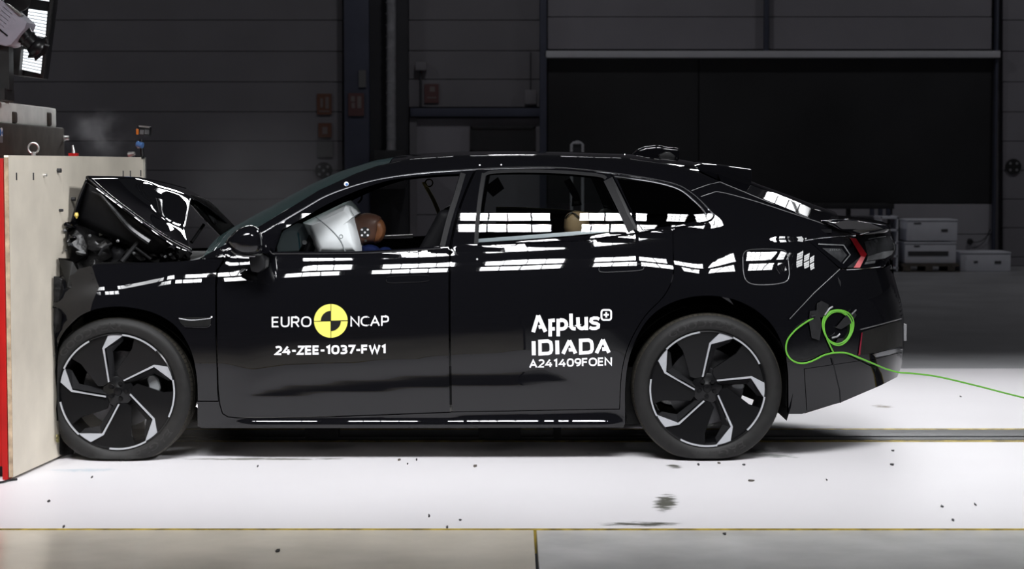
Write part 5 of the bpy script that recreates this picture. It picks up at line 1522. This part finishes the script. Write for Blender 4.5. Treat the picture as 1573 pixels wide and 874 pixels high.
b = MB(); b.box(at(296, 396, .4).x, at(400, 396, .4).x, .24, 1.76, at(300, 420, .3).z, at(345, 399, .3).z); b.obj('cowl', M['trim'], car, bevel=.01)

# --------------------------------------------------- cabin
def zz(py, Y): return at(786, py, Y).z
b = MB(); b.box(at(352, 400, .4).x, at(455, 400, .4).x, .2, 1.8, zz(470, .4), zz(394, .4)); b.obj('dashboard', M['seat'], car, bevel=.03)
def seat(x0, yc, w=.52, label=None):
    b = MB(); z0 = zz(470, .5)
    b.box(x0 - .52, x0, yc - w / 2, yc + w / 2, z0 - .12, z0 + .06); b.obj('seat_cushion', M['seat'], car, bevel=.05, seg=3)
    V = MB(); V.prism([(x0 - .06, z0), (x0 + .10, z0), (x0 + .30, z0 + .50), (x0 + .22, z0 + .52)], yc - w / 2 + .02, yc + w / 2 - .02); V.obj('seat_back', M['seat'], car, bevel=.04, seg=3)
xS = at(615, 400, .55).x
seat(xS, .56); seat(xS, 1.44)
b = MB(); xR = at(868, 400, .8).x; z0 = zz(470, .5); b.box(xR - .5, xR, .25, 1.75, z0 - .12, z0 + .06); b.obj('rear_bench', M['seat'], car, bevel=.05, seg=3)
b = MB(); b.prism([(xR - .04, z0), (xR + .12, z0), (xR + .32, z0 + .48), (xR + .24, z0 + .5)], .27, 1.73); b.obj('rear_backrest', M['seat'], car, bevel=.04, seg=3)
b = MB(); b.box(at(930, 350, .8).x, at(1250, 350, .8).x, .2, 1.8, zz(352, .8), zz(347, .8)); b.obj('parcel_shelf', M['seat'], car)
# driver airbag
bag = [(467, 341), (500, 325), (530, 310.5), (538, 308), (545, 315), (553, 327), (549, 331), (545, 333), (549, 345), (554, 363), (558, 384), (556, 390), (520, 392), (492, 391), (484, 376), (474, 356)]
ba = puff('driver_airbag', bag, .58, .26, M['airbag'], car, n=14, pw=.28)
b = MB(); b.tube(catmull([at(485, 333, .335), at(500, 345, .322), at(514, 358, .318), at(524, 371, .32), at(530, 386, .33)], 5), .0028, 6); b.obj('airbag_seam', M['seam'], ba)
b = MB(); b.tube([at(537.5, 318, .37), at(541, 327, .35), at(545, 333, .345)], .002, 6); b.obj('airbag_seam', M['seam'], ba)
b = MB(); b.tube([at(524 + 2.8 * math.cos(a), 363 + 2.8 * math.sin(a), .317) for a in [k * .45 for k in range(15)]], .0012, 5); b.obj('airbag_print', M['seam'], ba)
pb = [(428, 372), (440, 350), (456, 343), (470, 345), (478, 360), (480, 392), (430, 394)]
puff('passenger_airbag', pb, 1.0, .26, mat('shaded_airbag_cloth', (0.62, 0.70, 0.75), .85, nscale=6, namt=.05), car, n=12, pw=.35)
# steering wheel behind the bag
c = at(478, 375, .56); b = MB()
ax = Vector((-.9, 0, .42)).normalized(); u = Vector((0, 1, 0)); v = ax.cross(u)
b.tube([c + (u * math.cos(a) + v * math.sin(a)) * .17 for a in [2 * math.pi * k / 32 for k in range(33)]], .018, 8); b.obj('steering_wheel', M['seat'], car, smooth=True)
b = MB(); b.tube([at(470, 378, .4), at(462, 392, .45)], .02, 8); b.obj('column_stalk', M['seat'], car, smooth=True)
b = MB(); b.tube([at(457.5, 357, .75), at(461.5, 388, .75)], .006, 8); b.obj('measuring_rod', mat('blue_rod', (0.12, 0.32, 0.42), .3), car, smooth=True)
c = at(468, 372, .33); b = MB(); b.cyl(c, c + Vector((0, -.012, 0)), .012, n=12); b.obj('column_bolt', M['lampsil'], car)
# belts on the far pillar, curtain cloth, far window rails
for pts, m in (([(651, 280), (656, 290), (664, 304), (672, 322), (681, 345)], 'belt'),):
    P = [at(x, y, 1.70) for x, y in catmull([(a, b_, 0) for a, b_ in pts], 4) for x, y in [(x, y)]] if False else [at(v.x, v.y, 1.70) for v in catmull([(a, b_, 0) for a, b_ in pts], 4)]
    V = []
    for p in P: V += [p + Vector((-.012, 0, 0)), p + Vector((.012, .012, 0))]
    F = [(2 * i, 2 * i + 1, 2 * i + 3, 2 * i + 2) for i in range(len(P) - 1)]
    o = mesh_obj('seat_belt', V, F, M[m], car, True); s = o.modifiers.new('s', 'SOLIDIFY'); s.thickness = .003
c = at(659, 281, 1.68); b = MB(); b.tube([c + Vector((.022 * math.cos(a), 0, .022 * math.sin(a))) for a in [k * .5 for k in range(14)]], .005, 6); b.obj('belt_ring', M['belt'], car, smooth=True)
b = MB(); b.tube([at(589, 364.5, 1.78), at(634, 362.5, 1.8)], .011, 8); b.obj('far_window_rail', M['header'], car, smooth=True)
b = MB(); b.tube([at(930, 342, 1.78), at(958, 338.5, 1.8)], .011, 8); b.obj('far_window_rail', M['header'], car, smooth=True)
P = [(762, 318.5), (800, 319), (860, 322), (905, 326.5), (917, 328), (924, 340), (926, 366), (762, 372)]
b = MB(); b.prism([(at(x, y, 1.62).x, at(x, y, 1.62).z) for x, y in P], 1.62, 1.63); b.obj('sun_curtain', M['olive'], car)
b = MB(); b.tube([at(x, y, 1.615) for x, y in P[:5]], .004, 6); b.obj('curtain_hem', M['belt'], car)
b = MB(); b.tube([at(871, 276, 1.3), at(884, 300, 1.3), at(886, 316, 1.3)], [.02, .02, .03], 8); b.obj('belt_guide', M['seat'], car, smooth=True)
b = MB(); b.box(at(882, 0, 1.28).x, at(891, 0, 1.28).x, 1.27, 1.29, zz(313, 1.28), zz(309, 1.28)); b.obj('belt_buckle', M['zinc'], car, bevel=.003)
b = MB(); b.tube([at(754, 280, 1.2), at(766, 296, 1.2)], [.05, .04], 12); b.obj('grab_handle', M['seat'], car, smooth=True)
b = MB(); b.tube(catmull([at(556, 300, 1.0), at(555, 306, 1.0), at(550, 312, 1.0)], 4), .006, 6); b.obj('rear_view_mirror', M['seal'], car, smooth=True)

# --------------------------------------------------- crash test dummies
def skin_body(name, joints, edges, m, parent, sub=2):
    me = bpy.data.meshes.new(name); off = Vector(parent.location)
    me.from_pydata([tuple(Vector(j[:3]) - off) for j in joints], edges, [])
    o = bpy.data.objects.new(name, me); link(o, parent); me.materials.append(m)
    s = o.modifiers.new('skin', 'SKIN'); s.use_smooth_shade = True
    for i, v in enumerate(me.skin_vertices[0].data):
        v.radius = (joints[i][3], joints[i][4]); v.use_root = (i == 0)
    u = o.modifiers.new('sub', 'SUBSURF'); u.levels = sub; u.render_levels = sub
    return o
def dummy(label, hx, hz, y, tanm, capm, lean=.0, front=True):
    t = thing('crash_test_dummy', label, 'dummy', (hx, y, hz - .75))
    z = hz
    J = [(hx + .16 + lean, y, z - .66, .15, .16), (hx + .14 + lean * .6, y, z - .46, .13, .15), (hx + .10, y, z - .28, .13, .17), (hx + .07, y, z - .17, .075, .07), (hx + .02, y, z - .10, .06, .06),
         (hx + .10, y - .20, z - .25, .06, .06), (hx + .10, y + .20, z - .25, .06, .06), (hx - .06, y - .25, z - .47, .048, .048), (hx - .06, y + .25, z - .47, .048, .048),
         (hx - .27, y - .18, z - .42, .036, .036), (hx - .27, y + .18, z - .42, .036, .036), (hx - .34, y - .16, z - .40, .03, .04), (hx - .34, y + .16, z - .40, .03, .04),
         (hx + .06, y - .10, z - .68, .085, .085), (hx + .06, y + .10, z - .68, .085, .085), (hx - .30, y - .13, z - .62, .062, .062), (hx - .30, y + .13, z - .62, .062, .062),
         (hx - .48, y - .13, z - .88, .04, .04), (hx - .48, y + .13, z - .88, .04, .04)]
    E = [(0, 1), (1, 2), (2, 3), (3, 4), (2, 5), (2, 6), (5, 7), (6, 8), (7, 9), (8, 10), (9, 11), (10, 12), (0, 13), (0, 14), (13, 15), (14, 16), (15, 17), (16, 18)]
    skin_body('body', J, E, M['blue'], t)
    return t
def head(t, out, cap, Y, half, m, capm, ear, dots=True):
    h = puff('head', out, Y, half, m, t, n=12, pw=.45)
    puff('skull_cap', cap, Y, half * .86, capm, t, n=10, pw=.42)
    if ear:
        c = at(*ear, Y - half * 1.015); r = 9.0 / FPX * 10.5
        b = MB(); b.cyl(c + Vector((0, .02, 0)), c, r * .92, n=24); b.obj('head_target', M['targetk'], t)
        for dx, dz in ((0, 0), (.5, .48), (-.5, .48), (.5, -.48), (-.5, -.48)):
            b = MB(); b.cyl(c + Vector((dx * r, .004, dz * r)), c + Vector((dx * r, -.003, dz * r)), r * .19, n=10); b.obj('target_dot', M['white'], t)
        c = at(ear[0] + 1, ear[1] + 12.5, Y - half * .985); b = MB(); b.cyl(c + Vector((0, .02, 0)), c, .007, n=10); b.obj('screw_hole', M['targetk'], t)
    return h
hc = at(566, 352, .58)
d1 = dummy('brown headed crash dummy in blue behind the inflated driver airbag', hc.x + .03, hc.z, .58, 'dummy', 'skull')
hd = smooth2([(543, 336), (549, 331.5), (560, 327), (572, 328), (582, 331.5), (586, 336), (584, 352), (580, 368), (574, 373.5), (566, 374.5), (556, 376), (550, 372), (545, 355), (543, 336)], 2)[:-1]
cp = smooth2([(578, 334), (586, 336.5), (590, 342), (592.5, 350), (591.5, 360), (587, 369), (580, 373.5), (574, 372.5), (578, 352), (578, 334)], 2)[:-1]
head(d1, hd, cp, .58, .085, M['dummy'], M['skull'], (560.5, 357))
puff('neck_shield', smooth2([(556, 378), (566, 375), (576, 377), (582, 381), (584, 392), (556, 392), (556, 378)], 2)[:-1], .56, .07, M['blue'], d1, n=8, pw=.5)
hc2 = at(888, 345, .50)
d2 = dummy('tan headed child sized dummy seen through the rear side window', hc2.x, hc2.z, 0.50, 'tan', 'tan')
ho = smooth2([(868, 333), (872, 328), (880, 324.5), (888, 323.8), (896, 325.5), (902, 330), (905, 337), (904, 350), (898, 362), (884, 366), (872, 362), (866, 350), (868, 333)], 2)[:-1]
puff('head', ho, .50, .085, M['tan'], d2, n=12, pw=.5)
b = MB(); b.tube([at(878, 327, .45), at(884, 329, .41), at(890, 334, .405)], .004, 6); b.obj('head_seam', M['targetk'], d2)
b = MB(); b.tube([at(868, 335, .45), at(874, 329, .42), at(879, 326, .43)], .004, 6); b.obj('head_seam', M['targetk'], d2)
hp = at(436, 384, 1.3)
b = MB()

# --------------------------------------------------- green cable coiled on the rear bumper
ca = thing('green_cable', 'thin green cable coiled and taped to the rear bumper then trailing away right', 'cable', surf(1286, 502))
random.seed(3)
for k in range(4):
    pts = []
    rx, ry = 20.5 + 1.1 * k, 24.5 + .9 * k; ph = random.uniform(0, 6); dx, dy = random.uniform(-1.2, 1.2), random.uniform(-1, 1)
    for i in range(41):
        a = ph + 2 * math.pi * i / 40
        pts.append(surf(1286 + dx + rx * math.cos(a) + 1.2 * math.sin(2 * a + k), 502 + dy + ry * math.sin(a) - 1.5 * math.cos(2 * a), .008 + .004 * (k % 2)))
    b = MB(); b.tube(pts, .0042, 7); b.obj('cable_loop', M['green'], ca, smooth=True)
run = catmull([(1249, 489, 0), (1238, 495, 0), (1222, 507, 0), (1210, 522, 0), (1207.5, 538, 0), (1213, 550, 0), (1224, 557, 0), (1238, 557.5, 0), (1252, 552.5, 0), (1266, 545.5, 0), (1282, 542, 0), (1300, 542.5, 0), (1318, 549, 0), (1340, 558, 0), (1360, 566.5, 0)], 6)
pts = []
for v in run:
    lift = .012 + .05 * max(0, min(1, (v.x - 1290) / 60)) if v.x > 1290 else .012
    pts.append(surf(v.x, v.y, lift))
end = pts[-1]
tail = catmull([(1360, 566.5, 0), (1380, 572, 0), (1400, 573.5, 0), (1440, 578.5, 0), (1500, 592.5, 0), (1573, 611, 0), (1700, 640, 0)], 6)
for v in tail[1:]:
    Yv = end.y + (v.x - 1360) / 340 * .45
    pts.append(at(v.x, v.y, Yv))
b = MB(); b.tube(pts, .0046, 7); b.obj('cable_run', M['green'], ca, smooth=True)
b = MB(); b.tube([surf(1270, 520, .01), surf(1276, 533, .012), surf(1280, 541, .012)], .004, 7); b.obj('cable_run', M['green'], ca, smooth=True)
def tape(pts): return surf_panel('tape_strip', pts, M['tape'], ca, off=.014, step=6, flange=.010, mirror=False)
tape([(1262, 462), (1273, 468), (1271, 482), (1262, 488), (1254, 480), (1255, 466)])
tape([(1244, 478), (1258, 476), (1262, 500), (1259, 523), (1247, 519), (1243, 496)])
tape([(1302, 482), (1312, 478), (1316, 484), (1308, 496), (1292, 506), (1284, 503)])
tape([(1287, 520), (1296, 519), (1294, 530), (1288, 532), (1284, 526)])
b = MB(); b.tube([surf(1267, 484, .02), surf(1274, 474, .02), surf(1279, 471, .018)], .005, 6); b.obj('clip', M['lampsil'], ca, smooth=True)
b = MB(); b.tube([surf(1308, 483, .024), surf(1315, 476, .022)], .004, 6); b.obj('clip', M['lampsil'], ca, smooth=True)
b = MB(); b.tube([surf(1278, 519, .02), surf(1286, 517, .024), surf(1290, 513, .024)], .005, 6); b.obj('clip', M['lampsil'], ca, smooth=True)
b = MB(); b.tube([surf(1246, 486, .02), surf(1252, 485, .022)], .006, 6); b.obj('plug', M['seal'], ca, smooth=True)
# dark cable leaving the barrier foot
b = MB(); b.tube([Vector((p.x, p.y, .006)) for p in catmull([ground(-30, 745), ground(0, 743), ground(14, 739.5), ground(26, 738)], 6)], .006, 6)
tag(b.obj('floor_cable', M['camblack'], smooth=True), 'thin black cable on the floor at the barrier foot', 'cable')
# --------------------------------------------------- paint flakes and splinters on the floor
random.seed(21)
FL = [(75, 771, 5, 'dark', 'below the red edge of the barrier'), (141, 734, 2, 'dark', 'just below the flat front tyre'), (396, 717, 2, 'dark', 'below the front edge of the front door'),
      (613, 707, 6, 'wood', 'below the front door handle at the shadow line'), (640, 707, 3, 'dark', 'right of the flake under the front door handle'), (626, 713, 2, 'dark', 'lowest of the trio under the front door handle'),
      (730, 717, 8, 'wood', 'brownish one below the middle pillar'), (905, 697, 6, 'header', 'pale one in the shadow ahead of the rear tyre'), (1105, 712, 6, 'wood', 'touching the rear tyre contact patch'),
      (1153, 739, 12, 'wood', 'widest brown one below and right of the rear wheel'), (1073, 714.5, 4, 'dark', 'left of the rear tyre contact patch'), (1143, 714.5, 6, 'dark', 'right of the rear tyre contact patch'),
      (1370, 714.5, 6, 'dark', 'on white floor under the tail of the car'), (1270, 738, 2, 'dark', 'on white floor under the green cable coil'), (1447, 779, 5, 'dark', 'long one at lower right of the white floor'),
      (1498, 776, 2, 'dark', 'rightmost speck at lower right of the white floor'), (1464, 800, 5, 'dark', 'near the yellow edge at lower right'), (659, 793.5, 4, 'dark', 'above the yellow edge left of the floor joint'),
      (707, 799.5, 4, 'dark', 'above the yellow edge nearest the floor joint'), (687, 811, 4, 'dark', 'touching the yellow edge left of the floor joint'), (427, 847, 8, 'dark', 'on the beige pit cover'),
      (1113, 820, 5, 'dark', 'on the grey pit cover'), (1371, 693, 5, 'dark', 'just in front of the tow rail behind the car'), (98, 810, 3, 'dark', 'by the yellow edge below the barrier'), (1476, 610, 3, 'dark', 'beside the trailing green cable')]
for i, (px, py, w, m, where) in enumerate(FL):
    g = ground(px, py); sx = w * (g.y + 10) / FPX / 2
    b = MB(); n = 6
    z = 0.0 if g.y > ye1 else (-.001 if g.x < xs else -.002)
    P = [(g.x + sx * math.cos(2 * math.pi * k / n) * random.uniform(.6, 1.2), g.y + .022 * math.sin(2 * math.pi * k / n) * random.uniform(.5, 1.3)) for k in range(n)]
    V = [(x, y, z + .001) for x, y in P] + [(x, y, z + random.uniform(.004, .009)) for x, y in P]
    b.add(V, [tuple(range(n - 1, -1, -1)), tuple(range(n, 2 * n))] + [(k, (k + 1) % n, n + (k + 1) % n, n + k) for k in range(n)])
    tag(b.obj('paint_flake', M[m]), 'tiny flake of debris, ' + where, 'debris', 'flakes of debris scattered on the floor')

# --------------------------------------------------- smoke
def smoke_mat(name, dens, scale, lo, hi, col=(.75, .73, .76), fall=None):
    m = bpy.data.materials.new(name)
    N, L = nodes_of(m); N.remove(N['Principled BSDF']); out = N['Material Output']
    tc = N.new('ShaderNodeTexCoord')
    nz = N.new('ShaderNodeTexNoise'); nz.inputs['Scale'].default_value = scale; nz.inputs['Detail'].default_value = 4; nz.inputs['Distortion'].default_value = .15; nz.noise_dimensions = '4D'; nz.inputs['W'].default_value = 3.7
    L.new(tc.outputs['Object'], nz.inputs['Vector'])
    mr = N.new('ShaderNodeMapRange'); mr.inputs[1].default_value = lo; mr.inputs[2].default_value = hi; L.new(nz.outputs['Fac'], mr.inputs[0])
    mp = N.new('ShaderNodeMapping'); mp.vector_type = 'TEXTURE'; mp.inputs['Location'].default_value = (.5, .5, .5); mp.inputs['Scale'].default_value = (.5, .5, .5)
    L.new(tc.outputs['Generated'], mp.inputs['Vector'])
    ln = N.new('ShaderNodeVectorMath'); ln.operation = 'LENGTH'; L.new(mp.outputs[0], ln.inputs[0])
    m2 = N.new('ShaderNodeMapRange'); m2.inputs[1].default_value = .0; m2.inputs[2].default_value = .95; m2.inputs[3].default_value = 1; m2.inputs[4].default_value = 0
    L.new(ln.outputs['Value'], m2.inputs[0])
    mu = N.new('ShaderNodeMath'); mu.operation = 'MULTIPLY'; L.new(mr.outputs[0], mu.inputs[0]); L.new(m2.outputs[0], mu.inputs[1])
    m3 = N.new('ShaderNodeMath'); m3.operation = 'MULTIPLY'; m3.inputs[1].default_value = dens; L.new(mu.outputs[0], m3.inputs[0])
    vs = N.new('ShaderNodeVolumeScatter'); vs.inputs['Color'].default_value = (*col, 1); L.new(m3.outputs[0], vs.inputs['Density'])
    L.new(vs.outputs[0], out.inputs['Volume'])
    return m
def smoke(name, label, x0, x1, y0, y1, Ya, Yb, m):
    ym = (Ya + Yb) / 2; a = at(x0, y1, ym); c = at(x1, y0, ym)
    bm = bmesh.new(); bmesh.ops.create_icosphere(bm, subdivisions=3, radius=1)
    V = [((a.x + c.x) / 2 + v.co.x * (c.x - a.x) / 2, ym + v.co.y * (Yb - Ya) / 2, (a.z + c.z) / 2 + v.co.z * (c.z - a.z) / 2) for v in bm.verts]
    F = [tuple(v.index for v in f.verts) for f in bm.faces]; bm.free()
    b = MB(); b.add(V, F); o = b.obj(name, m)
    tag(o, label, 'smoke', None, 'stuff'); return o
smoke('smoke', 'thin grey smoke drifting above the barrier top', 92, 216, 158, 252, 1.4, 2.2, smoke_mat('barrier_smoke', 9.0, 5.5, .50, .78))
smoke('smoke', 'faint haze hanging over the buckled bonnet and windscreen', 240, 560, 150, 420, 2.2, 3.4, smoke_mat('bonnet_haze', .34, 2.2, .2, .9))
smoke('smoke', 'thin brownish dust hanging around the foot of the front wheel', 66, 400, 596, 716, -.25, .9, smoke_mat('wheel_dust', 1.1, 3.0, .25, .8, (.62, .56, .50)))

# crushed parts stop at the barrier face
bpy.context.view_layer.update()
def kids(o):
    for c_ in o.children:
        yield c_
        yield from kids(c_)
for o in list(kids(car)):
    if o.type != 'MESH' or o.data.users > 1: continue
    mw = o.matrix_world; mi_ = mw.inverted()
    for v in o.data.vertices:
        p = mw @ v.co
        if p.y > P0.y and p.z < ZT + .08 and p.x < XB(p.y) + .012:
            v.co = mi_ @ Vector((XB(p.y) + .012 + .002 * ((v.index * 7) % 5), p.y, p.z))
